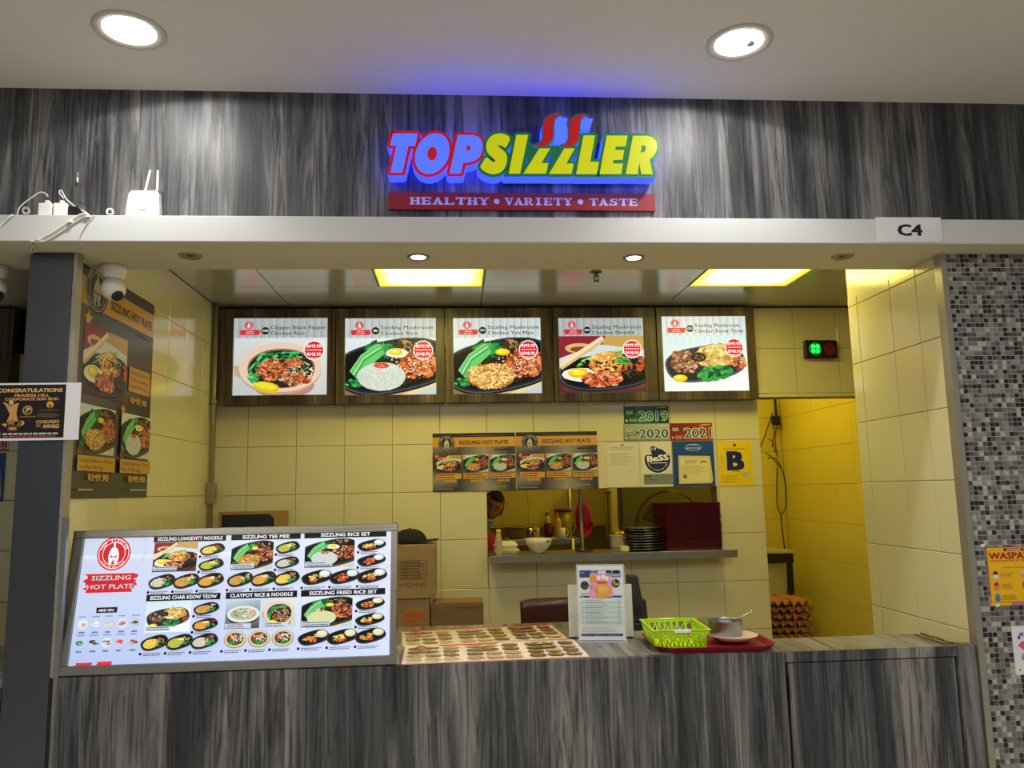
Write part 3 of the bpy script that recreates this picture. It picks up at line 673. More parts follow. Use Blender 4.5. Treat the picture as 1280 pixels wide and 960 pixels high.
def mini(c, v, d=1.0):
    """small hot plate seen at an angle, in the unit square"""
    N = lambda n: max(3, int(n*d)); R = c.R
    c.sup(.5, .48, .57, .37, '0c0e10', .4, 26, .75); c.sup(.5, .5, .555, .355, '474d50', .4, 26, .75); c.sup(.5, .5, .535, .335, '14171a', .4, 26, .75)
    main = {0: YEL, 1: ['b8bc3c', 'd0d058', '98a030', 'e4e080'], 2: ['cfc9b4', 'e8e4d4', 'b0a68c'], 3: ['cc9a50', 'e4b870', 'a87838'], 4: ['e0a040', 'f0c060', 'c87830']}[v % 5]
    if v < 5:
        c.blob(.36, .44, .36, .26, main[0], .4, .08, 14); c.scatter(.38, .45, .33, .23, N(40), .03, .07, main, .4, .35)
        c.scatter(.72, .42, .22, .1, N(22), .05, .09, GREENS, .5, .5); c.scatter(.7, .66, .2, .12, N(16), .04, .08, [MEAT, YEL, ['8a5a3c', 'a87850', '6a4028'], ['e8d8a0', 'c8a860']][v % 4], .4)
        if v in (1, 4): egg(c, .55, .66, .07)
    else:     # rice sets: mound of rice, chicken, noodle
        c.scatter(.4, .45, .26, .15, N(30), .05, .09, [YEL, ['d8643a', 'c04a28', 'e88a5c'], ['e0b050', 'c88c38']][v % 3], .4); c.scatter(.45, .3, .18, .07, N(12), .04, .09, ['cf4a2c', 'e2703f', 'b0381e'], .3)
        c.ell(.78, .68, .2, .2, 'd2d8d2' if v < 8 else 'd8d0a8', 0, 18); c.ell(.76, .72, .15, .13, 'eef2ee' if v < 8 else 'ebe4c0', 0, 18)
def helmet_logo(c, col, bg, fg='ffffff', words=True):
    """round badge with a crested helmet, unit square"""
    c.ell(.5, .5, .5, .5, col, 0, 40); c.ring(.5, .5, .455, .455, .04, fg, 40); c.ring(.5, .5, .345, .345, .05, fg, 36)
    if words:
        for t, a0, a1, r, flip in (('TOP SIZZLER', 2.75, .4, .395, 0), ('SIZZLING HOT PLATE', 3.75, 5.67, .425, 1)):
            for i, ch in enumerate(t):
                if ch == ' ': continue
                a = a0+(a1-a0)*i/(len(t)-1); h_ = .075 if not flip else .045
                rr = r-(h_*.5 if not flip else -0.0); c.text(ch, .5+rr*math.cos(a), .5+rr*math.sin(a), h_, fg, .02, 'C', rot=(a-PI/2) if not flip else (a+PI/2))
    c.poly([(.475, .7), (.47, .82), (.5, .85), (.53, .82), (.525, .7), (.6, .64), (.65, .5), (.655, .36), (.62, .2), (.56, .17), (.53, .3), (.512, .36), (.5, .2), (.488, .36), (.47, .3), (.44, .17), (.38, .2), (.345, .36), (.35, .5), (.4, .64)], fg)
    c.poly([(.39, .46), (.48, .42), (.48, .37), (.42, .38)], col); c.poly([(.61, .46), (.52, .42), (.52, .37), (.58, .38)], col)
def brush(c, x0, y0, x1, y1, col):
    R = random.Random(5); h_ = y1-y0; L = []; Rr = []; n = 13
    for i in range(n+1):
        y = y0+h_*i/n; L.append((x0+(x1-x0)*R.uniform(0, .11), y)); Rr.append((x1-(x1-x0)*R.uniform(0, .11), y))
    c.poly(L+Rr[::-1], col)
def small_logo(c):
    c.push(.24, .42, .42, .56); helmet_logo(c, 'c92a3a', None, 'f3e8ea', False); c.pop()
    brush(c, 0, .02, 1, .38, 'd0303c'); c.text('SIZZLING', .5, .22, .08, 'f6d8da', .02, 'C'); c.text('HOT PLATE', .5, .08, .08, 'f6d8da', .02, 'C')
def burst(c, x, y, r, asp):
    P = []; n = 20
    for k in range(n*2):
        a = PI*k/n; q = r if k % 2 else r*.9; P.append((x+q*math.cos(a), y+q*asp*math.sin(a)))
    c.poly([((p[0]-x)*1.1+x, (p[1]-y)*1.1+y) for p in P], 'ffffff'); c.poly(P, 'e0262e')
    c.text('RM9.90', x, y+.03*asp, .035*asp, 'ffffff', .016, 'C', width=r*1.45); c.rect(x-r*.8, y+.0, x+r*.8, y+.006*asp, 'ffffff')
    c.text('RM8.90', x, y-.06*asp, .035*asp, 'ffffff', .016, 'C', width=r*1.4); c.text('MEMBER PRICE', x, y-.095*asp, .015*asp, 'ffffff', .01, 'C', width=r*1.2)

# ================================================================ FIVE BACKLIT MENU BOXES
YM = 4.85
edges = [-1.44, -.738, -.061, .62, 1.288, 1.937]
BOX = [('claypot', ('Claypot Black Pepper', 'Chicken Rice'), 'CR3', (-1.361, -.789, 2.211, 2.695), 'menu light box picturing claypot black pepper chicken rice, leftmost of the wall row'),
       ('rice', ('Sizzling Mushroom', 'Chicken Rice'), 'SR1', (-.683, -.117, 2.205, 2.691), 'menu light box picturing a white rice mound on a hot plate'),
       ('yeemee', ('Sizzling Mushroom', 'Chicken Yee Mee'), 'SY1', (-.011, .545, 2.205, 2.69), 'menu light box picturing crisp golden yee mee on a hot plate'),
       ('noodle', ('Sizzling Mushroom', 'Chicken Noodle'), 'SN1', (.657, 1.207, 2.206, 2.688), 'menu light box picturing noodles with fried egg and chopsticks'),
       ('keow', ('Sizzling Mushroom', 'Chicken Keow Teow'), 'CK1', (1.325, 1.88, 2.207, 2.696), 'menu light box picturing keow teow with greens, rightmost of the wall row')]
for k, (kind, ttl, code, (x0, x1, z0, z1), lb) in enumerate(BOX):
    a, c_ = edges[k]+.003, edges[k+1]-.003; zb, zt = 2.152, 2.752
    t = thing('menu_light_box', lb, 'menu board', ((a+c_)/2, YM, zb), group='backlit menu boxes on the back wall')
    ox, oz = (a+c_)/2, zb
    X0, X1, Z0, Z1 = a-ox, c_-ox, 0, zt-zb; u0, u1, v0, v1 = x0-ox, x1-ox, z0-oz, z1-oz
    b = MB(); b.box(X0, X1, 0, .022, v1, Z1); b.box(X0, X1, 0, .022, Z0, v0); b.box(X0, u0, 0, .022, v0, v1); b.box(u1, X1, 0, .022, v0, v1)
    b.build('face_frame', 'brown_laminate', t, bevel=.0015)
    MB().box(X0+.001, X1-.001, .0222, .094, Z0+.001, Z1-.001).build('casing', 'brown_laminate', t)
    MB().box(u0+.0005, u1-.0005, .014, .0218, v0+.0005, v1-.0005).build('light_panel', 'white_plastic', t)
    W, H = u1-u0-.004, v1-v0-.004; c = Cv(W, H); bright = [.86, .93, 1, .86, 1.05][k]
    bg = lambda h: tuple(min(255, int(int(h[i:i+2], 16)*bright)) for i in (0, 2, 4))
    if kind == 'noodle': c.rect(0, 0, 1, 1, '400f1c')
    c.push(0, 0, 1, .76 if kind != 'keow' else .78) if kind != 'claypot' else c.push(0, -.03, 1, .78)
    dish(c, kind, 1.5); c.pop()
    hb = .74 if kind != 'noodle' else .755
    c.quad4(0, hb, 1, 1, bg('cfd9dc'), bg('d3dde0'), bg('dbe3e2'), bg('d5dddd')); R = random.Random(k)
    if kind == 'keow':
        for i in range(12): c.quad4(i/12, .3 if i in (0, 11) else .62, i/12+.004, 1, 'a9c6d2', 'a9c6d2', 'a9c6d2', 'a9c6d2')
    for i in range(12):
        x = (i+.6)/12.5; c.rect(x, hb, x+.005, 1, bg('9aa4a6')); c.quad4(x+.005, hb, x+.07, 1, bg('bfcacc'), bg('d9e2e3'), bg('d4dcdc'), bg('c3cccd'))
        c.rect(x+.02, hb+.03*R.random(), x+.0225, .97, bg('c0c8c8'))
    c.push(.05, .775, .24, .19); small_logo(c); c.pop()
    c.ell(.335, .835, .042, .042*W/H, '111416'); c.text(code, .335, .822, .03, 'ffffff', .02, 'C')
    c.text(ttl[0], .395, .855, .048, '15181a', .012, width=[.59, .575, .585, .575, .53][k], spacing=1.1); c.text(ttl[1], .395, .78, .048, '15181a', .012, width=[.36, .40, .52, .5, .575][k], spacing=1.1)
    burst(c, [.86, .86, .855, .86, .85][k], .575, .105, W/H)
    c.build('menu_print', 'backlit', t, (u0+.002, .0139, v0+.002))

# ================================================================ SLANTED COUNTER MENU LIGHT BOX
tilt = math.atan2(.09, .5)
t = thing('counter_menu_light_box', 'wide slanted light box menu in a steel frame on the counter', 'menu board', (-1.432, YF+.003, CT+.0045), (-tilt, 0, 0))
LW, LH = 1.205, .513
b = MB(); F1, F2 = .034, .022
b.box(0, LW, 0, .02, 0, F1*.95); b.box(0, LW, 0, .02, LH-F2*1.25, LH); b.box(0, F1*1.15, 0, .02, F1*.95, LH-F2*1.25); b.box(LW-F2*1.1, LW, 0, .02, F1*.95, LH-F2*1.25)
b.build('steel_frame', 'stainless_x', t, bevel=.002)
MB().box(.002, LW-.002, .0202, .06, .02, LH-.002).build('housing', 'stainless', t)
u0, u1, v0, v1 = F1*1.15, LW-F2*1.1, F1*.95, LH-F2*1.25
MB().box(u0+.001, u1-.001, .012, .0198, v0+.001, v1-.001).build('light_panel', 'white_plastic', t)
b = MB(); b.tube([(LW-.008, .01, LH+.001), (LW-.008, .01, LH+.006)], .006, 10); b.build('corner_knob', 'chrome', t)
W, H = u1-u0-.002, v1-v0-.002; c = Cv(W, H, 6e-6)
c.quad4(0, 0, 1, 1, 'b3c4ee', 'd6e0ff', 'e8eefc', 'd5def0'); c.quad4(0, .5, 1, 1, 'c6d0ee', 'dde4fa', 'e2e8f6', 'cdd6ea'); c.quad4(0, .8, .5, .86, 'c6d0ee', 'd2daf2', 'e9eefc', 'e2e8fa')
for cx_ in (.1, .5, .93): c.ring(cx_, .9, .1, .1*W/H, .03, 'c3cdea', 40)
c.push(.045, .735, .106, .106*W/H*1.02); helmet_logo(c, 'd2222e', None); c.pop()
brush(c, .01, .56, .185, .71, 'd8212c'); c.text('SIZZLING', .098, .655, .036, '3a1c24', .03, 'C', width=.125); c.text('SIZZLING', .099, .658, .036, 'd8ccd8', .018, 'C', width=.123)
c.text('HOT PLATE', .098, .585, .036, '2c1a20', .03, 'C', width=.148); c.text('HOT PLATE', .099, .588, .036, 'd8ccd8', .018, 'C', width=.146)
c.rect(.065, .40, .13, .443, '14161a'); c.text('ADD ON :', .0975, .411, .019, 'ffffff', .02, 'C', width=.052)
for j in range(2):
    for i in range(5):
        x = .022+.041*i; y = .315-.145*j; c.ell(x+.006, y, .0155, .0155*W/H, 'bfcdea' if (i+j) % 3 else 'd8e0f2', 0, 18)
        cc = [[['f2efe6', 'd8a060'], ['e8eef4', 'dbe6f2'], ['ecdcb0', 'd8c088'], MEAT, ['4a3424', 'c8a060', '2c2018']], [GREENS, ['5a3a2c', '301c14', '8c6a54'], ['6a5240', 'c0a488', '30241c'], ['e86048', 'f08870', 'd84838'], ['b07a58', '8a5a40', 'd0a084']]][j][i]
        c.scatter(x+.006, y, .009, .018, 10, .004, .007, cc, asp=W/H*.8, n=6)
        c.lines(x-.008, y+.052, x+.02, y+.066, 1, '7a86a8', .6); c.lines(x-.004, y-.072, x+.016, y-.056, 1, '5c6484', .8)
brush(c, .02, -.03, .075, .022, 'e03434'); brush(c, .085, -.03, .135, .026, 'e03434')
SEC = [('SIZZLING LONGEVITY NOODLE', .222, .455, 1, 'noodle'), ('SIZZLING YEE MEE', .473, .7, 1, 'yeemee'), ('SIZZLING RICE SET', .713, .985, 1, 'rice'), ('SIZZLING CHAR KEOW TEOW', .222, .455, 0, 'keow'), ('CLAYPOT RICE & NOODLE', .473, .7, 0, 'claypot'), ('SIZZLING FRIED RICE SET', .713, .985, 0, 'fried')]
def line_label(c, x, y, w_):
    c.ell(x, y, .0045, .0045*W/H, '14161a', 0, 12); c.lines(x+.008, y-.004, x+w_, y+.008, 1, '3c4258', .5, .1); c.lines(x+.008, y-.017, x+w_*.95, y-.006, 1, '3c4258', .6, .2)
for (ttl, xa, xb, up_, kd) in SEC:
    yb = .955 if up_ else .478; w_ = xb-xa
    c.rect(xa, yb, xb, yb+.052, '111317')
    c.text(ttl, (xa+xb)/2, yb+.012, .028, 'f4f4f6', .022, 'C', width=min(w_*.9, .0092*len(ttl)+.006))
    y0 = yb-.255; vv = {'noodle': 0, 'yeemee': 1, 'rice': 6, 'keow': 3, 'claypot': 0, 'fried': 8}[kd]
    if kd != 'claypot':
        c.push(xa+.004, y0+.012, w_*.6, .24); dish(c, kd, .55); c.pop()
        c.rect(xa+.006, y0+.022, xa+.006+w_*.33, y0+.058, 'c8d2e0'); c.lines(xa+.012, y0+.024, xa+w_*.36, y0+.056, 2, '2c3040', .4)
        for q in range(2):
            c.push(xa+w_*.67, y0+.13-q*.125, w_*.31, .115, clip=False); mini(c, vv+q if vv < 5 else vv+q, .8); c.pop(); line_label(c, xa+w_*.66, y0+.128-q*.125, w_*.26)
    else:
        c.push(xa+.003, y0+.02, w_*.48, .22); dish(c, 'fish', .8); c.pop(); c.push(xa+w_*.52, y0+.02, w_*.48, .23); dish(c, 'claypot', .5); c.pop()
        for q in (0, .52): c.rect(xa+.005+w_*q, y0+.024, xa+.005+w_*(q+.36), y0+.06, 'c8d2e0'); c.lines(xa+.012+w_*q, y0+.026, xa+w_*(q+.35), y0+.058, 2, '2c3040', .4)
    for q in range(3):
        if kd == 'claypot': c.push(xa+w_*(.02+.33*q), y0-.135, w_*.31, .145, clip=False); dish(c, 'pot', .8); c.pop()
        else: c.push(xa+w_*(.01+.33*q), y0-.135, w_*.33, .14, clip=False); mini(c, (vv+q+2) % 5 if vv < 5 else vv+q % 2, .8); c.pop()
        line_label(c, xa+w_*(.0+.33*q), y0-.15, w_*.28)
c.build('menu_print', 'backlit_counter', t, (u0+.001, .0118, v0+.001))

# ================================================================ PRINTED POSTERS
def board(name, label, cat, w_, h_, loc, rot, th=.004, group=None, edge='paper', material='print'):
    t = thing(name, label, cat, loc, rot, group); MB().box(0, w_, -th, 0, 0, h_).build('board', edge, t); c = Cv(w_, h_, 8e-6); return t, c
def done(t, c, th=.004, material='print', name='print'): return c.build(name, material, t, (0, -th-.0002, 0))
def hot_poster(c, tall, d=1):
    A = c.w/c.h
    stops = ['33302c', '8f8a7e', '45413a', '2c2925', '9a9488', '3a3733'] if not tall else ['26231f', '5c5850', '3c3832', '6e6a60', '4a463f', '302d28']
    n = len(stops)-1
    for i in range(n):
        y0, y1 = 1-(i+1)/n, 1-i/n; c.quad4(0, y0, 1, y1, stops[i+1], '3a3733', '4a463f', stops[i])
    if not tall:
        c.quad4(.3, .0, .62, 1, '2c2925', 'a29b8a', 'a29b8a', '4c483f'); c.quad4(.62, .0, .95, 1, 'a29b8a', '3a3733', '3a3733', 'a29b8a')
        c.rect(0, .77, 1, .95, '000000'); c.rect(0, .955, 1, 1, '2b2824')
        c.quad4(0, .76, 1, .93, 'd49a22', 'd9a434', 'e0ac3c', 'd49a22')
        c.push(.07, .685, .2, .2*A*.98); helmet_logo(c, '1e1c1a', None, 'c9c4b8'); c.pop()
        c.text('SIZZLING HOT PLATE', .62, .805, .065, '4a3a14', .03, 'C', width=.6)
        c.lines(.75, .68, .95, .73, 1, '1c1a18', .6, .1)
        for i, kd in enumerate(('noodle', 'yeemee', 'rice')):
            x = .045+.325*i; c.push(x, .32, .3, .3); dish(c, kd, .5*d); c.pop(); c.rect(x, .21, x+.3, .305, 'd9a22c'); c.lines(x+.015, .22, x+.28, .3, 2, '3a2c10', .4)
            c.text('RM9.90', x+.16, .15, .045, 'e0ac3c', .03, 'C', width=.14)
        for i in range(3): star(c, .05+.325*i, .6, .03, A)
        c.lines(.03, .03, .25, .05, 1, 'b8b4a8', .5); c.lines(.7, .06, .95, .08, 1, 'b8b4a8', .5)
    else:
        c.quad4(0, .825, 1, .945, 'cf9a2c', 'd9a83c', 'd9a83c', 'cf9a2c')
        c.push(.05, .805, .27, .27*A*1.0); helmet_logo(c, '2c2a26', None, 'bdb8aa'); c.pop()
        c.text('SIZZLING HOT PLATE', .665, .86, .04, '4a4234', .03, 'C', width=.6); c.lines(.72, .79, .95, .81, 1, '2c2a26', .6)
        star(c, .1, .77, .05, A)
        c.push(.06, .44, .55, .31); dish(c, 'noodle', d); c.pop(); c.rect(.64, .51, .96, .63, 'c99428'); 
        for i, s_ in enumerate(('Sizzling Mushroom', 'Chicken Japanese', 'Noodle With Egg')): c.text(s_, .66, .598-.034*i, .018, '3a2c10', .01, width=.27)
        c.text('RM9.90', .8, .455, .03, 'd9a83c', .03, 'C', width=.24)
        for i, (kd, a, bb) in enumerate((('yeemee', 'Sizzling Mushroom Chicken', 'Yee Mee With Egg'), ('rice', 'Sizzling Mushroom Chicken', 'Rice With Egg'))):
            x = .05+.5*i; c.push(x, .19, .43, .21); dish(c, kd, d); c.pop(); c.rect(x-.01, .115, x+.44, .18, 'c99428'); c.text(a, x+.01, .153, .016, '3a2c10', .01, width=.4); c.text(bb, x+.01, .125, .016, '3a2c10', .01, width=.28)
            c.text('RM9.90', x+.24, .075, .028, 'd9a83c', .03, 'C', width=.24)
        star(c, .55, .41, .035, A); c.lines(.05, .03, .25, .042, 1, 'c8c4b8', .5); c.lines(.7, .03, .95, .042, 1, 'c8c4b8', .5)
def star(c, x, y, r, A):
    c.poly([(x+(r if k % 2 == 0 else r*.45)*math.sin(PI*k/5), y+(r if k % 2 == 0 else r*.45)*A*math.cos(PI*k/5)) for k in range(10)], 'd9a83c')
YP = YB-.0035
t, c = board('hot_plate_poster', 'tall dark hot plate poster on the tiled left wall behind the steel pillar', 'poster', .755, .935, (XL+.0012, 3.135, 1.606), PI/2, .005, 'hot plate posters'); hot_poster(c, True, .9); done(t, c, .005, 'gloss_print')
t, c = board('hot_plate_poster', 'left of the two small hot plate posters above the serving hatch', 'poster', .518, .362, (-.146, YP, 1.606), 0, .004, 'hot plate posters', 'paper'); hot_poster(c, False); done(t, c)
t, c = board('hot_plate_poster', 'right of the two small hot plate posters, beside the pinned licences', 'poster', .518, .362, (.378, YP, 1.606), 0, .004, 'hot plate posters', 'paper'); hot_poster(c, False); done(t, c)
def crest(c, x, y, r, col):
    c.poly([(x-r, y+r), (x+r, y+r), (x+r, y-r*.2), (x, y-r*1.3), (x-r, y-r*.2)], col); c.ell(x, y+.1*r, r*.5, r*.7, '8a8a5a', 0, 10); c.rect(x-r*1.2, y-r*1.5, x+r*1.2, y-r*1.15, col)
def year_sticker(c, yr, kind):
    if kind == 'green': c.quad4(0, 0, 1, 1, '0c5a2c', '0b3a22', '0a3020', '0d4a2a'); c.quad4(.25, 0, .75, 1, '167a3c', '0c4a28', '0c4a28', '167a3c')
    if kind == 'pale':
        c.quad4(0, 0, 1, 1, '6a7a58', '9aa49a', 'c9cfc4', 'a9b49c'); c.scatter(.25, .45, .25, .3, 40, .02, .06, ['4a5a40', '8a9a7c', 'd0d6cc', '5c6450', 'e6e8e2'])
    if kind == 'red': c.quad4(0, 0, 1, 1, '8c1a12', 'c8401c', 'b02a18', '7a1410'); c.noodles(.75, .5, .22, .4, 16, .012, ['f0a060', 'e86a30', 'ffd090'], 0, 1)
    crest(c, .13, .66, .07, 'd8d6c0')
    c.text(yr, .34, .16, .55, 'd6ece8', .055, width=.63); c.text(yr, .345, .175, .52, '1f7f98' if kind == 'green' else '16364c', .01, width=.62)
    c.lines(.75, .86, .97, .94, 1, 'e8e8e0', .5); c.lines(.12, .1, .33, .3, 3, 'd8d8c8', .4); c.ell(.06, .18, .025, .07, 'e8d090', 0, 10)
t, c = board('year_sticker', 'green licence sticker reading 2019, topmost of the three year stickers', 'sticker', .292, .113, (1.076, YP, 2.012), 0, .001, 'yearly licence stickers'); year_sticker(c, '2019', 'green'); done(t, c, .001, 'gloss_print')
t, c = board('year_sticker', 'pale licence sticker reading 2020, under the green one', 'sticker', .3, .108, (1.07, YP, 1.902), 0, .001, 'yearly licence stickers'); year_sticker(c, '2020', 'pale'); done(t, c, .001, 'gloss_print')
t, c = board('year_sticker', 'red licence sticker reading 2021, above the blue certificate folder', 'sticker', .278, .113, (1.372, YP, 1.899), 0, .001, 'yearly licence stickers'); year_sticker(c, '2021', 'red'); done(t, c, .001, 'gloss_print')
t, c = board('typed_notice', 'pale typed notice sheet on the wall, left of the round badge sticker', 'notice', .205, .285, (.956, YP, 1.612), 0, .001)
c.rect(0, 0, 1, 1, 'ddd8bd'); c.ring(.5, .5, 1, 1, .0, 'ddd8bd'); c.rect(.02, .985, .98, .99, 'a8a48c'); c.lines(.1, .82, .9, .9, 2, '8c8870', .35); c.lines(.08, .48, .9, .76, 8, 'a09c84', .28); c.ell(.5, .93, .05, .02, '6a6850'); c.rect(.06, .36, .94, .364, 'a8a48c'); done(t, c, .001)
t, c = board('badge_sheet', 'white sheet with a dark blue round BeSS badge, left of the blue folder', 'notice', .2, .284, (1.176, YP, 1.61), 0, .001)
c.rect(0, 0, 1, 1, 'e4dfc4')
P = [];
for k in range(32):
    a = 2*PI*k/32+.9; r = 1 if 3 < k < 30 else .86; P.append((.53+.42*r*math.cos(a), .6+.42*r*math.sin(a)*.2/.284))
c.poly([(.53+(p[0]-.53)*1.07, .6+(p[1]-.6)*1.07) for p in P], 'f4f2e6'); c.poly(P, '1d1850'); c.poly([(.2, .95), (.28, .95), (.36, .72), (.14, .7)], 'e4dfc4')
c.rect(.33, .8, .5, .9, '3c3c90'); c.scatter(.42, .85, .07, .04, 8, .02, .03, ['c8c8e8', 'ffffff', '6a6ab0'])
c.text('BeSS', .55, .57, .13, '1d1850', .06, 'C', width=.72, rot=.08); c.text('BeSS', .55, .575, .125, 'ffffff', .035, 'C', width=.68, rot=.08); c.rect(.3, .52, .82, .535, 'ffffff')
for i, ch in enumerate('Bersih, Selamat dan Sihat'):
    a = 3.55+2.35*i/24; c.text(ch, .53+.35*math.cos(a), .6+.35*math.sin(a)*.7, .032, 'ffffff', .01, 'C', rot=a+PI/2)
c.rect(.06, .05, 1, .28, '7f867c'); c.lines(.1, .2, .4, .26, 1, '2c3030', .6); c.lines(.1, .1, .6, .18, 2, '4a5050', .3); done(t, c, .001)
def blue_folder(c):
    c.quad4(0, 0, 1, 1, '0f3c78', '124488', '10509c', '0f4890'); c.ring(.5, .86, .2, .075, .12, 'd8e4f0', 30); c.rect(.28, .86, .72, .89, '10509c'); c.text('COMPANY', .5, .9, .03, 'e8f0f8', .01, 'C'); c.text('REGISTRATION', .5, .83, .03, 'e8f0f8', .01, 'C')
    c.poly([(.12, .05), (.9, .05), (.95, .12), (.9, .66), (.13, .68)], 'd9cd8c'); c.rect(.17, .09, .86, .62, 'e4dba0'); c.lines(.28, .5, .6, .58, 3, '6a6440', .4); c.rect(.66, .52, .82, .55, '6a6440'); c.lines(.2, .26, .84, .46, 6, 'a89f68', .25); c.rect(.22, .17, .32, .25, '7a8058')
    c.ell(.88, .69, .03, .025, '1c1c20', 0, 12)
t, c = board('certificate_folder', 'blue folder holding a cream certificate, under the red 2021 sticker', 'certificate', .268, .285, (1.383, YP, 1.61), 0, .004, None, 'dark_plastic'); blue_folder(c); done(t, c, .004)
def grade_b(c):
    c.rect(0, 0, 1, 1, 'f0cf1c'); c.text('B', .5, .36, .4, '1a2860', .05, 'C', width=.42); 
    for y in (.36, .725): c.rect(.26, y, .4, y+.035, '1a2860')
    c.rect(.3, .36, .41, .76, '1a2860')
    c.ell(.5, .9, .05, .03, '3a3420', 0, 12); c.lines(.15, .8, .85, .83, 1, '5a4c18', .5); c.text('TARAF BERSIH', .5, .31, .022, '1a2860', .02, 'C'); c.lines(.05, .06, .62, .25, 6, 'a08818', .3); c.rect(.66, .16, .94, .32, 'd9cd6a'); c.lines(.68, .18, .92, .3, 4, '8a8040', .3)
    c.lines(.03, .5, .2, .66, 4, 'c0a418', .3)
t, c = board('grade_notice', 'yellow hygiene notice with a big letter B on the back wall', 'notice', .222, .29, (1.68, YP, 1.604), 0, .001); grade_b(c); done(t, c, .001)
# the neighbour's notices, in a sliver at the left edge
t, c = board('year_sticker', 'red 2021 licence sticker on the next stall, left edge of the picture', 'sticker', .3, .113, (-2.995, YP, 1.9), 0, .001, 'yearly licence stickers'); year_sticker(c, '2021', 'red'); done(t, c, .001, 'gloss_print')
t, c = board('certificate_folder', 'blue certificate folder on the next stall, left of the steel pillar', 'certificate', .268, .29, (-2.975, YP, 1.6), 0, .004, None, 'dark_plastic'); blue_folder(c); done(t, c, .004)
t, c = board('grade_notice', 'yellow notice on the next stall, lowest paper left of the steel pillar', 'notice', .222, .29, (-3.0, YP, 1.295), 0, .001); grade_b(c); done(t, c, .001)
t = thing('menu_light_box', 'menu light box of the next stall, at the left edge behind the pillar', 'menu board', (-2.66-.35, YM, 2.16), group='backlit menu boxes on the back wall')
b = MB(); b.box(-.35, .35, 0, .022, 0, .055); b.box(-.35, .35, 0, .022, .54, .6); b.box(-.35, -.27, 0, .022, .055, .54); b.box(.25, .35, 0, .022, .055, .54); b.build('face_frame', 'brown_laminate', t, bevel=.002)
MB().box(-.349, .349, .0222, .094, .001, .599).build('casing', 'brown_laminate', t); MB().box(-.269, .249, .014, .0218, .056, .539).build('light_panel', 'white_plastic', t)
c = Cv(.516, .481); c.rect(0, 0, 1, 1, 'cfd8da')
for q in range(2):
    c.push(.5, .02+.36*q, .62, .36); c.ell(.5, .5, .5, .46, '7c8a8c', 0, 30); c.ell(.5, .52, .48, .43, 'e2e6e2', 0, 30); c.scatter(.5, .5, .3, .25, 26, .04, .09, MEAT+GREENS+YEL); c.pop()
c.build('menu_print', 'backlit', t, (-.268, .0139, .057))
# congratulation card on the pillar
cw, ch = .338, .212; p = at(101, 478, Y=2.985)
t, c = board('award_card', 'white card with a black gold-lettered congratulations notice, taped on the steel pillar', 'sign', cw, ch, (p.x-cw, 2.992, p.z-ch), 0, .004, None, 'white_board')
c.rect(0, 0, 1, 1, 'e6e6ea'); c.push(.09, .04, .755, .93); c.rect(0, 0, 1, 1, '14100e'); c.text('CONGRATULATIONS', .5, .86, .07, 'e4b878', .03, 'C', width=.9); c.text('FRASERS HILL', .53, .775, .05, 'd8a868', .025, 'C', width=.48); c.text('CORPORATE SDN BHD', .53, .705, .05, 'd8a868', .025, 'C', width=.74)
c.poly([(.2, .3), (.24, .45), (.18, .6), (.13, .68), (.17, .67), (.24, .6), (.3, .64), (.36, .66), (.34, .58), (.33, .45), (.36, .32)], 'c89a58'); c.ell(.25, .67, .035, .045, 'd8ae70', 0, 14); c.scatter(.28, .27, .17, .06, 20, .02, .05, ['a87838', 'd8a860', '6a4820']); c.rect(.22, .13, .36, .24, '5a4020'); c.rect(.24, .16, .34, .2, 'c89a58')
c.ring(.48, .52, .07, .09, .3, 'b08850', 20); c.scatter(.48, .52, .04, .05, 6, .01, .03, ['d8ae70']); c.rect(.38, .39, .6, .41, '8a6838'); c.ell(.79, .62, .05, .065, 'd8a820', 0, 16); c.poly([(.77, .62), (.81, .62), (.8, .52), (.78, .52)], '5a4410'); c.lines(.64, .5, .92, .53, 1, '6a5030', .6)
c.ell(.77, .42, .16, .05, '4a3c28'); c.text("CONSUMER'S", .77, .27, .06, 'c8a868', .03, 'C', width=.32); c.text('AWARD', .82, .18, .07, 'd8b878', .03, 'C', width=.23); c.lines(.61, .19, .7, .26, 2, 'a88850', .5)
c.lines(.16, .06, .95, .1, 1, 'c8c8c8', .8, .05); c.lines(.16, .015, .9, .05, 1, 'a85050', .7, .1); c.ring(.08, .08, .055, .07, .15, '8a8a84', 20); c.pop(); done(t, c)
# stall number card on the beam
p = at(1095, 271, Y=2.862); q = at(1177.5, 302.5, Y=2.862)
t, c = board('stall_number_card', 'white paper card reading C4 taped to the white beam', 'sign', q.x-p.x+.006, p.z-q.z, (p.x, 2.8668, q.z), 0, .001)
c.quad4(0, 0, 1, 1, 'dcdce2', 'd6d6dc', 'e2e2e8', 'dedee4'); c.text('C4', .51, .27, .44, '101010', .035, 'C', width=.36); done(t, c, .001)
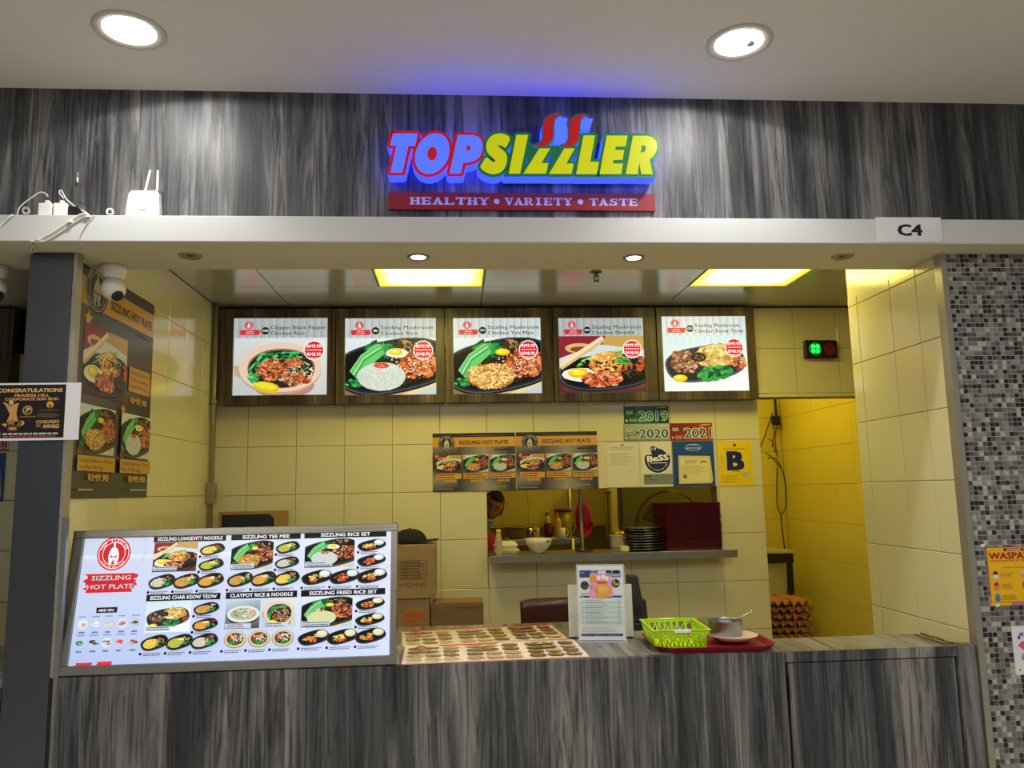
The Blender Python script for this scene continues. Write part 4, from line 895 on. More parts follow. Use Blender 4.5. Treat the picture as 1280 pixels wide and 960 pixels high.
# health notice and flyer on the mosaic
p = at(1231.7, 684, Y=2.995)
YQ = YF-.0005
t, c = board('health_warning_poster', 'yellow WASPADA health warning poster on the mosaic wall', 'poster', .235, .224, (p.x+.004, YQ, p.z-.224), 0, .0012)
c.rect(0, 0, 1, 1, 'b8281c'); c.rect(.012, .06, 1, .985, 'f2bc14'); c.rect(0, 0, 1, .05, 'f2bc14'); c.rect(.3, .92, .66, .975, '9a2018'); c.text('AWAS DAN', .48, .93, .035, 'f8e8d0', .02, 'C'); c.text('WASPADA!', .04, .79, .11, 'b01c18', .04, width=.9); c.text('CORONAVIRUS 2019-nCoV', .05, .74, .035, 'b01c18', .02, width=.86)
c.text('LANGKAH PENCEGAHAN', .25, .63, .022, '5a3c10', .01, width=.48)
for j in range(3):
    for i in range(2):
        x, y = .12+.5*i, .52-.19*j; c.ell(x, y+.02, .045, .045, ['3a2c28', 'c8d0d8', 'a83828', '8c2c3c', '5a90b8', 'e0d8c8'][j*2+i], 0, 14); c.ell(x, y-.03, .05, .04, ['d8e0e4', '9ab0b8', 'e08850', 'c86050', '4a7aa0', 'b8a890'][j*2+i], 0, 14); c.lines(x+.08, y-.05, x+.33, y+.04, 4, '7a5a10', .3)
c.rect(.35, 0, .62, .055, 'c07080'); done(t, c, .0012, 'gloss_print')
p = at(1263.3, 783, Y=2.995)
t, c = board('flyer', 'white flyer with pink and blue shapes at the lower right of the mosaic wall', 'poster', .13, .182, (p.x+.004, YQ, p.z-.182), 0, .0012)
c.rect(0, 0, 1, 1, 'e8e8ee'); c.scatter(.32, .78, .16, .08, 12, .05, .09, ['4a78a8', '2c4c80', '7aa8d0']); c.poly([(.15, .6), (.32, .5), (.6, .56), (.55, .68), (.28, .68)], 'd8607c'); c.scatter(.35, .38, .15, .08, 10, .05, .08, ['b8a0d0', '8a78b8', '7a98c8']); c.ell(.14, .1, .03, .02, '606068'); c.lines(.4, .08, .95, .13, 2, '808088', .5); done(t, c, .0012)
for (x, y) in ((1230, 682), (1249, 757)):
    q = at(x, y, Y=2.99); tag(MB().obox((q.x, YQ-.0022, q.z), [Vector((1, 0, .2)).normalized(), Vector((0, 1, 0)), Vector((-.2, 0, 1)).normalized()], .009, .0006, .005).build('tape_piece', 'white_plastic'), ['strip of clear tape at the upper left corner of the yellow poster', 'strip of clear tape under the yellow poster'][y > 700], 'tape')

# ================================================================ SHOP SIGN
YS0, YS1 = 2.92, 2.985
def pt(ox, oy, s, pts): return [(lambda v: (v.x, v.z))(at(ox+x/s, oy+y/s, Y=YS0)) for x, y in pts]
def smooth(P, it=2):
    for _ in range(it):
        Q = []
        for i in range(len(P)):
            a, c_ = P[i], P[(i+1) % len(P)]; Q += [(.75*a[0]+.25*c_[0], .75*a[1]+.25*c_[1]), (.25*a[0]+.75*c_[0], .25*a[1]+.75*c_[1])]
        P = Q
    return P
s1 = lambda P: pt(475, 150, 9.143, P); s2 = lambda P: pt(590, 130, 8.73, P); s3 = lambda P: pt(700, 130, 8.73, P)
def ellp(cx, cy, rx, ry, sh, n=32): return [(cx+rx*math.cos(2*PI*k/n)-sh*math.sin(2*PI*k/n)*ry/230, cy+ry*math.sin(2*PI*k/n)) for k in range(n)]
T_ = s1([(150, 158), (430, 158), (402, 297), (325, 297), (255, 603), (122, 603), (187, 297), (118, 292)])
O_ = s1(ellp(597, 387, 193, 232, 42)); Oh = s1(ellp(597, 388, 55, 78, 14, 20))
P_ = s1([(890, 175), (1060, 175), (1115, 192), (1155, 228), (1172, 280), (1168, 350), (1140, 420), (1085, 465), (1000, 487), (950, 490), (925, 612), (795, 612)]); Ph = s1([(992, 297), (1025, 300), (1040, 325), (1025, 350), (980, 360)])
S_ = s2(smooth([(420, 380), (385, 345), (320, 325), (250, 332), (190, 368), (155, 430), (155, 500), (180, 550), (230, 590), (258, 620), (250, 640), (222, 636), (190, 610), (155, 580), (120, 635), (85, 690), (120, 730), (190, 765), (260, 768), (320, 745), (365, 690), (386, 610), (375, 550), (340, 510), (290, 475), (280, 455), (300, 450), (335, 465), (368, 485), (395, 430)], 1))
I_ = s2([(483, 342), (612, 342), (525, 762), (400, 762)])
Z1 = s2([(735, 490), (850, 490), (755, 650), (832, 650), (808, 762), (560, 762)]); Z2 = s2([(1005, 490), (1120, 490), (1027, 655), (1108, 655), (1085, 765), (840, 765)])
L_ = s3([(255, 348), (380, 348), (328, 635), (422, 637), (400, 768), (175, 768)])
E_ = s3([(508, 350), (735, 350), (712, 468), (607, 468), (600, 507), (698, 507), (680, 612), (582, 615), (576, 655), (685, 655), (665, 768), (430, 768)])
R_ = s3([(793, 352), (950, 352), (1010, 370), (1050, 415), (1058, 470), (1045, 530), (1015, 575), (975, 610), (1008, 772), (885, 770), (862, 640), (845, 770), (715, 768)]); Rh = s3([(892, 457), (925, 462), (936, 490), (920, 525), (876, 535)])
F1_ = smooth([(985, 115), (920, 112), (850, 130), (800, 170), (777, 230), (775, 300), (778, 360), (765, 410), (730, 440), (680, 450), (720, 462), (790, 462), (850, 430), (882, 370), (885, 300), (885, 230), (893, 170), (925, 130)], 1)
fl1 = s2(F1_); fl2 = s2([(x+283, y+6) for x, y in F1_])
fw1 = s2(smooth([(930, 155), (985, 148), (1045, 152), (1035, 200), (1028, 280), (1035, 350), (1020, 400), (980, 425), (905, 420), (905, 360), (915, 300), (912, 210)], 1)); fw2 = s3([(240, 180), (270, 160), (362, 155), (330, 270), (230, 262)])
mat('sign_side', '303660', .4, emit=4.6, ecol=(.12, .185, 1.0)); mat('sign_white', '303860', .35, emit=1.35, ecol=(.27, .38, .98)); mat('sign_red', 'b01020', .35, emit=.42, ecol=(.75, .02, .1))
mat('sign_green', '0c6a3c', .35, emit=.22, ecol=(.0, .48, .26)); mat('sign_yellow', '808a00', .35, emit=.62, ecol=(.84, .84, .0)); mat('sign_flame', '800510', .35, emit=.5, ecol=(.78, .02, .08))
sg = thing('shop_sign', 'large lit shop sign with TOP in blue-white and SIZZLER in yellow letters', 'sign', (0, 0, 0))
def outline(b, P, w_, y0, y1):
    """band of half-width w_ along a closed outline, plus its inside"""
    n = len(P); b.cur = 0
    def cap(poly):
        k = len(b.f); b.prism(poly, y0, y1, front=True, back=False)
        # front faces get material 0, sides material 1
        for i in range(k, len(b.f)):
            ys = [b.v[q][1] for q in b.f[i]]
            b.mi[i] = 0 if max(ys)-min(ys) < 1e-6 else 1
    cap(P)
    for i in range(n):
        a, c_ = P[i], P[(i+1) % n]; d = Vector((c_[0]-a[0], c_[1]-a[1])); l = d.length
        if l < 1e-6: continue
        d /= l; u = Vector((-d.y, d.x))*w_; j = (i % 7)*4e-5
        ring = []
        for k in range(7): g = -PI/2+PI*k/6; ring.append((c_[0]+w_*(math.cos(g)*d.x-math.sin(g)*d.y), c_[1]+w_*(math.cos(g)*d.y+math.sin(g)*d.x)))
        for k in range(7): g = PI/2+PI*k/6; ring.append((a[0]+w_*(math.cos(g)*d.x-math.sin(g)*d.y), a[1]+w_*(math.cos(g)*d.y+math.sin(g)*d.x)))
        y0_, y0s = y0, y0+j; y0 = y0s; cap(ring); y0 = y0_
ow = .0125
for nm, shapes, mt, facem, holes, dy in (('letter', [T_, O_, P_], 'sign_red', 'sign_white', {1: Oh, 2: Ph}, 0), ('letter', [S_, I_, Z1, Z2, L_, E_, R_], 'sign_green', 'sign_yellow', {6: Rh}, -.0012)):
    for i, P in enumerate(shapes):
        b = MB(); outline(b, P, ow, YS0+dy, YS1); blk = b.build(nm+'_block', [mt, 'sign_side'], sg)
        b = MB(); b.prism(P, YS0+dy-.0035, YS0+dy-.0002); fce = b.build(nm+'_face', facem, blk)
        if i in holes: b = MB(); b.prism(holes[i], YS0+dy-.0045, YS0+dy-.0036); b.build(nm+'_counter', mt, blk)
for P in (fl1, fl2): b = MB(); outline(b, P, .006, YS0-.0016, YS1); blk = b.build('flame_block', ['sign_green', 'sign_side'], sg); b = MB(); b.prism(P, YS0-.005, YS0-.0018); b.build('flame_face', 'sign_flame', blk)
for P in (fw1, fw2): b = MB(); b.prism(P, YS0-.001, YS1); b.build('flame_white', 'sign_white', sg)
b = MB(); k = len(b.f)
fill = s2([(600, 400), (700, 450), (1150, 455), (1200, 330), (1230, 420), (1190, 560), (960, 560), (900, 600), (700, 560), (600, 620)])
b.prism(fill, YS0+.0012, YS1); b.build('letter_backing', 'sign_green', sg)
base_ = s2([(345, 735), (2010, 742), (2010, 795), (345, 795)])
b = MB(); k = 0; b.prism(base_, YS0+.001, YS1)
for i in range(len(b.f)):
    ys = [b.v[q][1] for q in b.f[i]]; b.mi[i] = 0 if max(ys)-min(ys) < 1e-6 else 1
b.build('letter_base', ['sign_green', 'sign_side'], sg)
# tagline strip
p0 = at(485.5, 261.5, Y=2.985); p1 = at(818.5, 242.5, Y=2.985); tw, th_ = p1.x-p0.x, p1.z-p0.z
mat('tagline_red', '900f1c', .4)
t = thing('tagline_sign', 'red strip reading HEALTHY VARIETY TASTE under the big letters', 'sign', (p0.x, 2.999, p0.z))
MB().box(0, tw, -.014, 0, 0, th_).build('strip', 'tagline_red', t)
SLAB = {'H': [('v', .12), ('v', .68), ('m',), ('s', 0, .42), ('s', .56, 1)], 'E': [('v', .12), ('m',), ('t', .1, .92), ('b', .1, .92), ('s', 0, .3)], 'L': [('v', .12), ('s', 0, .42), ('b', .1, .95)], 'T': [('c',), ('t', .02, .98), ('sb', .28, .72)], 'I': [('c',), ('s', .22, .78)]}
c = Cv(tw, th_, 1e-5)
def slab(c, ch, x, w_, y, h_, col):
    def r(a, b_, cc, d): c.rect(x+w_*a, y+h_*b_, x+w_*cc, y+h_*d, col)
    q = .17
    if ch in SLAB:
        for o in SLAB[ch]:
            if o[0] == 'v': r(o[1]-.02, 0, o[1]+.24, 1)
            elif o[0] == 'c': r(.38, 0, .64, 1)
            elif o[0] == 'm': r(.15, .43, .8, .57)
            elif o[0] == 's': r(o[1], 0, o[2], q); r(o[1], 1-q, o[2], 1)
            elif o[0] == 'sb': r(o[1], 0, o[2], q)
            elif o[0] == 't': r(o[1], 1-q, o[2], 1); r(o[2]-.12, .68, o[2], 1); (r(o[1], .68, o[1]+.12, 1) if ch == 'T' else None)
            elif o[0] == 'b': r(o[1], 0, o[2], q); r(o[2]-.12, 0, o[2], .32)
    P = lambda pts: c.poly([(x+w_*a, y+h_*b_) for a, b_ in pts], col)
    if ch == 'A': P([(.08, 0), (.22, 0), (.5, .85), (.5, 1), (.38, 1)]); P([(.5, 1), (.38, 1), (.62, 0), (.9, 0), (.58, 1)]); r(.22, .24, .7, .38); r(0, 0, .34, q); r(.54, 0, 1, q)
    if ch == 'V': P([(.92, 1), (.78, 1), (.5, .15), (.5, 0), (.62, 0)]); P([(.5, 0), (.62, 0), (.38, 1), (.1, 1), (.42, 0)]); r(0, 1-q, .46, 1); r(.66, 1-q, 1, 1)
    if ch == 'Y': r(.38, 0, .64, .5); P([(.1, 1), (.38, 1), (.64, .4), (.38, .4)]); P([(.74, 1), (.9, 1), (.64, .45), (.5, .5)]); r(0, 1-q, .44, 1); r(.62, 1-q, 1, 1); r(.24, 0, .78, q)
    if ch == 'R': r(.1, 0, .36, 1); r(.0, 0, .44, q); r(0, 1-q, .6, 1); P([(.5, 1), (.76, .97), (.9, .78), (.88, .6), (.7, .46), (.5, .42), (.5, .56), (.62, .6), (.66, .72), (.6, .84), (.5, .86)]); r(.3, .42, .56, .56); P([(.48, .48), (.68, .48), (.9, .1), (.7, 0)]); r(.68, 0, 1, q)
    if ch == 'S': P([(.88, .66), (.9, 1), (.8, 1), (.76, .93), (.5, 1), (.22, .92), (.1, .72), (.2, .54), (.62, .38), (.66, .28), (.5, .16), (.24, .2), (.12, .36), (.06, .36), (.04, 0), (.14, 0), (.2, .06), (.5, 0), (.8, .08), (.94, .28), (.84, .48), (.42, .64), (.38, .74), (.5, .84), (.68, .8), (.8, .66)])
for ch, xa, xb in [(w_[0], w_[1], w_[2]) for w_ in (('HEALTHY', .076, .373), ('VARIETY', .427, .685), ('TASTE', .746, .935))]:
    c = Cv(tw, th_, 1e-5); n = len(ch); ww = (xb-xa)/n
    for i, g in enumerate(ch): slab(c, g, xa+ww*i+ww*.04, ww*.93, .28, .44, 'c2b8dc')
    c.build('word', 'print', t, (0, -.0143, 0))
for x in (.4, .715): c = Cv(tw, th_, 1e-5); c.ell(x, .5, .0105, .0105*tw/th_, 'c2b8dc', 0, 16); c.build('dot', 'print', t, (0, -.0143, 0))
# ================================================================ THINGS ON THE LEDGE AND BEAM
def u(Y): return (at(641, 600, Y=Y)-at(640, 600, Y=Y)).length      # metres per pixel at depth Y
def path(pts, Y): return [at(x, y, Y=Y) for x, y in pts]
def spl(P, n=4):
    """Catmull-Rom through points"""
    P = [Vector(p) for p in P]; out = []
    for i in range(len(P)-1):
        a, b, c_, d = P[max(i-1, 0)], P[i], P[i+1], P[min(i+2, len(P)-1)]
        for k in range(n):
            t_ = k/n; out.append(.5*((2*b)+(-a+c_)*t_+(2*a-5*b+4*c_-d)*t_*t_+(-a+3*b-3*c_+d)*t_**3))
    return out+[P[-1]]
LEDGE = ZS+.0992
mat('cable_white', 'e4e2dc', .5); mat('cable_grey', 'a9a595', .5)
t = thing('wifi_router', 'white router with two upright antennas standing on the ledge', 'router', (at(180, 268, Y=2.935).x, 2.935, LEDGE))
b = MB(); ztop = at(180, 240, Y=2.935).z-LEDGE
b.prism([(-.062, 0), (.062, 0), (.061, .05), (.056, ztop-.012), (.048, ztop), (-.046, ztop), (-.054, ztop-.012), (-.061, .05)], -.016, .016); b.build('body', 'white_plastic', t, bevel=.003, seg=2)
b = MB(); b.prism([(-.012, .038), (.012, .038), (.012, .044), (-.012, .044)], -.0175, -.0162); lab(b.build('badge', 'cable_grey', t), 'small grey badge on the router front')
for (x0, x1) in ((-.004, .014), (.04, .042)):
    b = MB(); b.smooth = True; b.tube([(x0, .004, ztop-.006), (x0+.004 if x1 > .03 else x0+.006, .004, ztop+.02), (x1, .004, ztop+.088)], [.005, .0045, .0035], 8); b.build('antenna', 'white_plastic', t)
for k, (px, lb) in enumerate(((59, 'white power adapter on the ledge, left one of two'), (77.5, 'white power adapter on the ledge beside the black adapter'))):
    p = at(px, 268, Y=2.93); t = thing('power_adapter', lb, 'adapter', (p.x, 2.93, LEDGE), (0, 0, .1*k), 'white power adapters')
    MB().box(-.024, .024, -.02, .02, .0002, .062).build('body', 'white_plastic', t, bevel=.003, seg=2); MB().box(-.008, .008, -.008, .008, .0622, .077).build('plug', 'white_plastic', t, bevel=.002)
p = at(96.5, 268, Y=2.94)
b = MB(); b.prism([(-.03, 0), (.028, 0), (.03, .03), (.014, .052), (-.028, .055)], -.02, .02); tag(b.build('black_adapter', 'black_plastic', None, .003, (p.x, 2.94, LEDGE+.0003)), 'small black power adapter lying among the white cables on the ledge', 'adapter')
def cable(name, label, pts, r, material='cable_white', cat='cable', group=None, n=6):
    b = MB(); b.tube(spl(pts), r, n); return tag(b.build(name, material), label, cat, group)
zt = lambda px, y: at(px, y, Y=2.925)
cable('adapter_cable', 'thin white cable arching from the left adapter down to the ledge', [zt(60, 246), zt(57, 242), zt(50, 240.5), zt(41, 246), zt(30, 254), zt(23.5, 261), Vector((zt(19, 266).x, 2.925, LEDGE+.003)), Vector((zt(8, 267).x, 2.9, LEDGE+.003))], .0028)
cable('adapter_cable', 'white cable looping over the right adapter and along the ledge', [zt(80, 248), zt(74, 241), zt(76, 237.5), zt(79.5, 243), zt(83, 249), zt(95, 259), zt(108, 266), Vector((zt(113, 266).x, 2.915, LEDGE+.003)), Vector((zt(128, 266).x, 2.915, LEDGE+.003))], .0026)
cable('adapter_cable', 'thin dark cable from the black adapter along the ledge', [zt(98, 252), zt(112, 258), zt(122, 264), Vector((zt(127, 266).x, 2.93, LEDGE+.003))], .0018, 'dark_plastic')
for px, py, rr, lb in ((32.5, 263, 5.2, 'little coil of white cable left of the adapters'), (137.5, 264.5, 5.2, 'little coil of white cable left of the router')):
    pts = []
    for k in range(40): a = 2*PI*k/13+.3; q = rr*(1-.012*k); pts.append(at(px+q*math.cos(a), min(py+q*.9*math.sin(a), 268.2), Y=2.945+.0006*k))
    b = MB(); b.tube(pts, .0018, 5); tag(b.build('cable_coil', 'cable_white'), lb, 'cable', 'coils of white cable')
YC = 2.862
bun = [(110, 268.5), (100, 271), (87, 279), (76, 286.5), (65, 293.5), (53, 299.5)]
t = thing('cable_bundle', 'flat bundle of grey-white cables running down over the beam toward the pillar', 'cable', (0, 0, 0))
for k in range(5):
    P = [Vector((at(112, 268, Y=2.9).x, 2.9+.006*k, LEDGE+.003))]+[at(x-1.4+k*.8, y+(k-2)*1.0, Y=YC+.0005*k) for x, y in bun]
    e = at(46-2*k, 302.0, Y=YC); P += [Vector((e.x, YC+.001, ZS-.004)), Vector((at(36, 309, Z=ZS-.006).x+.004*k, 2.94, ZS-.006)), at(38, 315+.6*k, Z=ZS-.006)]
    b = MB(); b.tube(spl(P, 3), .0034, 6); b.build('strand', ['cable_white', 'cable_grey', 'cable_grey', 'cable_grey', 'cable_white'][k], t)
MB().obox(at(88.5, 276.5, Y=YC-.006), [Vector((1, 0, 0)), Vector((0, 1, 0)), Vector((0, 0, 1))], .006, .004, .005).build('clip', 'white_plastic', t)
cable('beam_cable', 'thin grey cable hanging down the beam right of the cable bundle', [Vector((at(119, 268, Y=2.9).x, 2.9, LEDGE+.002))]+path([(117.5, 269), (110, 278), (104, 288), (100, 296), (99.4, 303)], YC+.002), .0015, 'cable_grey')
cable('beam_cable', 'white cable crossing the beam at the far left edge', [Vector((at(20, 267, Y=2.9).x, 2.9, LEDGE+.003))]+path([(15, 269), (7, 276), (0, 283), (-12, 296)], YC), .0035, 'cable_white')
b = MB(); q = at(97, 222, Y=2.992); b.tube([q+Vector((0, 0, .02)), q], .0012, 5); b.tube([q, q-Vector((0, 0, .02))], .004, 6); tag(b.build('cable_end', 'white_plastic'), 'tiny white cable end stuck to the dark laminate above the adapters', 'cable')

# ================================================================ LEFT CORNER, SIGNAL LAMP
t = thing('conduit', 'grey metal conduit pipe with a switch box in the left back corner', 'pipe', (XL+.024, 4.815, 0))
b = MB(); b.tube([(0, 0, 1.0), (0, 0, 2.14), (0, 0, ZC-.002)], .014, 12); b.build('pipe', 'ring_steel', t)
b = MB(); b.tube([(0, 0, 2.15), (0, 0, 2.185)], .019, 12); b.build('coupling', 'ring_steel', t)
zb_ = at(268, 630, Y=4.8).z; b = MB(); b.box(-.022, .034, -.03, .018, zb_, zb_+.125); swb = b.build('switch_box', 'ring_steel', t, bevel=.004, seg=2)
b = MB(); b.box(.036, .05, -.02, .0, zb_+.03, zb_+.08); b.build('switch_lever', 'cable_grey', swb, bevel=.002)
p = at(1007, 425, Y=4.9); q = at(1048, 447, Y=4.9); cx, cz = (p.x+q.x)/2, (p.z+q.z)/2; hw, hh = (q.x-p.x)/2, (p.z-q.z)/2
t = thing('signal_lamp', 'black signal box with green and red round lamps above the doorway', 'signal light', (cx, YB-.002, cz), (0, math.radians(1.0), 0))
MB().box(-hw, hw, -.045, 0, -hh, hh).build('housing', 'black_plastic', t, bevel=.004)
mat('led_green', '30ff60', .4, emit=5, ecol=(.05, .85, .25)); mat('led_dim', '0a5a28', .4, emit=.35, ecol=(.05, .8, .2)); mat('led_red', '5a1210', .4, emit=.04, ecol=(.9, .1, .1))
def disc(cx_, cz_, r, y, m_, n=24, nm='lens'):
    b = MB(); P = [(cx_+r*math.cos(2*PI*k/n), cz_+r*math.sin(2*PI*k/n)) for k in range(n)]; b.prism(P, y-.003, y); return b.build(nm, m_, t)
disc(-hw*.42, 0, .042, -.0452, 'led_dim', nm='green_lens'); disc(hw*.48, 0, .04, -.0452, 'led_red', nm='red_lens')
for i in range(4): a = PI/4+PI/2*i; disc(-hw*.42+.021*math.cos(a), .021*math.sin(a), .0125, -.0484, 'led_green', 12, 'led')

# ================================================================ HATCH SHELF AND WHAT STANDS ON IT
SZ = 1.216; YSF = 4.80
sh = thing('hatch_shelf', 'stainless steel shelf lining the serving hatch in the back wall', 'shelf', (0, 0, 0))
MB().box(.196, 1.72, YSF, YSF+.02, SZ-.046, SZ).build('front_lip', 'stainless_x', sh, bevel=.002)
MB().box(.196, 1.655, YSF+.0202, 5.14, SZ-.012, SZ).build('shelf_top', 'stainless_x', sh)
MB().box(.21, .235, 5.1, 5.135, 0, SZ-.013).build('leg', 'stainless', sh); MB().box(1.6, 1.63, 5.1, 5.135, 0, SZ-.013).build('leg', 'stainless', sh)
b = MB(); px_ = at(726.5, 650, Y=5.1).x; b.tube([(px_, 5.1, SZ+.0005), (px_, 5.1, 1.9)], .0125, 12); b.tube([(px_, 5.1, SZ+.0003), (px_, 5.1, SZ+.008)], .022, 12); tag(b.build('hatch_post', 'stainless'), 'round steel post standing on the hatch shelf beside the red cap', 'post')
# trays
mat('maroon_tray', '5c1226', .4); mat('maroon_tray_b', '651026', .45)
def tray_mesh(b, W_, D_, H_, ch=.05, fl=.012, th_=.0025):
    def ring(w_, d_, z, c_): return [(-w_+c_, -d_, z), (w_-c_, -d_, z), (w_, -d_+c_, z), (w_, d_-c_, z), (w_-c_, d_, z), (-w_+c_, d_, z), (-w_, d_-c_, z), (-w_, -d_+c_, z)]
    R_ = [ring(W_-fl, D_-fl, 0, ch), ring(W_-.003, D_-.003, H_-.002, ch), ring(W_, D_, H_, ch), ring(W_-.004, D_-.004, H_, ch), ring(W_-fl-.003, D_-fl-.003, th_, ch)]
    base = len(b.v)
    for r in R_: b.v += r
    for j in range(len(R_)-1):
        for k in range(8): a = base+j*8+k; c_ = base+j*8+(k+1) % 8; b.face((a, c_, c_+8, a+8))
    b.face([base+k for k in range(8)][::-1]); b.face([base+32+k for k in range(8)]); return b
NT = 26; zt_ = at(860, 627, Y=4.95).z; pitch = (zt_-SZ-.02)/(NT-1)
xa, xb = at(830, 660, Y=4.86).x, at(901, 660, Y=4.86).x
b = MB(); tray_mesh(b, .195, .15, .0125, .03, .007); tr0 = b.build('food_tray', 'maroon_tray')
RT_ = random.Random(4)
for i in range(NT):
    o = tr0 if i == 0 else tr0.copy()
    if i: COL.objects.link(o)
    o.location = ((xa+xb)/2+.008+RT_.uniform(-.003, .003)+.001*abs(i-13)*.1, 5.02+RT_.uniform(-.002, .002), SZ+.0006+i*pitch); o.rotation_euler = (0, 0, RT_.uniform(-.012, .012)-.03)
    tag(o, 'topmost maroon food tray of the tall stack on the hatch shelf' if i == NT-1 else 'maroon food tray inside the tall stack on the hatch shelf', 'tray', 'stack of maroon trays')
# hot plates
ORD = ['first', 'second', 'third', 'fourth', 'fifth', 'sixth', 'seventh', 'eighth', 'ninth', 'tenth', 'eleventh', 'twelfth']
mat('hotplate_iron', '1d1d20', .28, .75); mat('hotplate_rim', '77777a', .3, .9)
b = MB(); b.lathe([(0, 0), (.095, 0), (.118, .012), (.122, .0165), (.117, .0165), (.094, .004), (0, .004)], n=36, sx=1, sy=.8); hp0 = b.build('hot_plate', 'hotplate_iron')
b = MB(); b.lathe([(.1215, .0125), (.1245, .015), (.1235, .0185), (.1195, .0175)], n=36, sx=1, sy=.8); 
k0 = len(b.f)
rim0 = b.build('plate_rim', 'hotplate_rim', hp0)
hx = at(803, 670, Y=4.95).x; NH = 9; ph = (at(803, 659, Y=4.9).z-SZ-.02)/(NH-1)
for i in range(NH):
    if i == 0: o = hp0
    else:
        o = hp0.copy(); COL.objects.link(o); r_ = rim0.copy(); COL.objects.link(r_); r_.parent = o
    o.location = (hx+RT_.uniform(-.006, .006)-.004*(i % 2), 4.93, SZ+.0005+i*ph); o.rotation_euler = (RT_.uniform(-.02, .02), RT_.uniform(-.02, .02), RT_.uniform(-.06, .06))
    tag(o, 'black iron hot plate, '+ORD[NH-1-i]+' from the top of the stack' if i < NH-1 else 'topmost black iron hot plate of the stack left of the trays', 'hot plate', 'stack of black hot plates')
# white bowl
mat('bowl_white', 'd9d2c2', .25, coat=.3); mat('foam_white', 'd8d2a4', .7)
bx = at(673.5, 690, Y=4.95).x; s_ = u(4.95)
b = MB(); b.smooth = True; b.lathe([(0, 0), (.03, 0), (.034, .006), (.06, .03), (.078, .06), (.084, .088), (.081, .088), (.074, .06), (.05, .026), (0, .016)], n=36); t = thing('noodle_bowl', 'white ceramic bowl standing on the hatch shelf', 'bowl', (bx, 4.95, SZ+.0004)); b.build('bowl', 'bowl_white', t)
b = MB(); mat('mark_brown', '7a3a20', .5); 
def fn(a_, v_): a = -PI/2+.55+a_*.22; z = .066+.012*v_; r = .0805+.003*v_; return (r*math.cos(a), r*math.sin(a), z)
b.grid(fn, 4, 1); b.build('bowl_mark', 'mark_brown', t)
# sauce bottle at the left, foam boxes
t = thing('sauce_bottle', 'slim translucent squeeze bottle with a yellow cap at the left end of the hatch', 'bottle', (at(623.5, 690, Y=4.9).x, 4.9, SZ+.0004))
mat('bottle_haze', 'b3a888', .35); mat('cap_yellow', 'd8c83c', .4)
hb_ = at(623, 667, Y=4.9).z-SZ; b = MB(); b.smooth = True; b.lathe([(0, 0), (.02, 0), (.021, .004), (.021, hb_*.7), (.016, hb_*.9), (.014, hb_)], n=20); b.build('bottle', 'bottle_haze', t)
b = MB(); b.smooth = True; b.lathe([(.015, hb_+.0002), (.015, hb_+.022), (.01, hb_+.026), (0, hb_+.027)], n=16); b.build('cap', 'cap_yellow', t)
for k, (px, dz, sc) in enumerate(((633, 0, 1.0), (632, .026, .88))):
    b = MB(); W_ = .082*sc
    for (w0, z0, w1, z1) in ((W_*.8, 0, W_, .02), (W_, .0205, W_*.72, .045 if k else .025)):
        n = len(b.v)
        for (w_, z) in ((w0, z0), (w1, z1)): b.v += [(-w_, -w_*.7, z), (w_, -w_*.7, z), (w_, w_*.7, z), (-w_, w_*.7, z)]
        for i in range(4): j = (i+1) % 4; b.face((n+i, n+j, n+4+j, n+4+i))
        b.face((n+3, n+2, n+1, n)); b.face((n+4, n+5, n+6, n+7))
    o = b.build('foam_box', 'foam_white', None, .002, (at(px, 690, Y=5.03).x, 5.03, SZ+.0005+dz)); o.rotation_euler = (0, 0, .12*k)
    tag(o, ['lower pale foam takeaway box behind the squeeze bottle', 'upper pale foam takeaway box behind the squeeze bottle'][k], 'foam box', 'foam boxes on the hatch shelf')
b = MB(); b.smooth = True; b.lathe([(0, 0), (.05, 0), (.062, .008), (.06, .009), (.045, .004), (0, .004)], n=28, sy=.6); tag(b.build('maroon_reflection', 'maroon_tray', None, 0, (at(731, 692, Y=4.98).x, 4.98, SZ+.0004)), 'flat maroon piece standing in for a reflection at the foot of the steel post', 'reflection')  # maroon reflection on the shelf, modelled as a flat dish shape
b = MB(); b.box(-.026, .026, -.02, .02, 0, .034); o = b.build('napkin_pad', 'foam_white', None, .006, (at(780, 690, Y=4.88).x, 4.865, SZ+.0004)); o.rotation_euler = (0, 0, .2); tag(o, 'small folded cream pad left of the stacked hot plates', 'cloth')
t = thing('white_pot', 'white pot with a shiny gold lid behind the stacked hot plates', 'pot', (at(774, 690, Y=5.2).x, 5.2, SZ+.0004)); mat('lid_gold', 'b89a3c', .15, 1)
b = MB(); b.smooth = True; b.lathe([(0, 0), (.05, 0), (.056, .01), (.057, .075), (.064, .08), (.064, .085), (.055, .085)], n=28); b.build('pot_body', 'bowl_white', t)
b = MB(); b.smooth = True; b.lathe([(.05, .086), (.048, .098), (.03, .106), (.01, .108), (.01, .114), (0, .115)], n=24); b.build('lid', 'lid_gold', t)

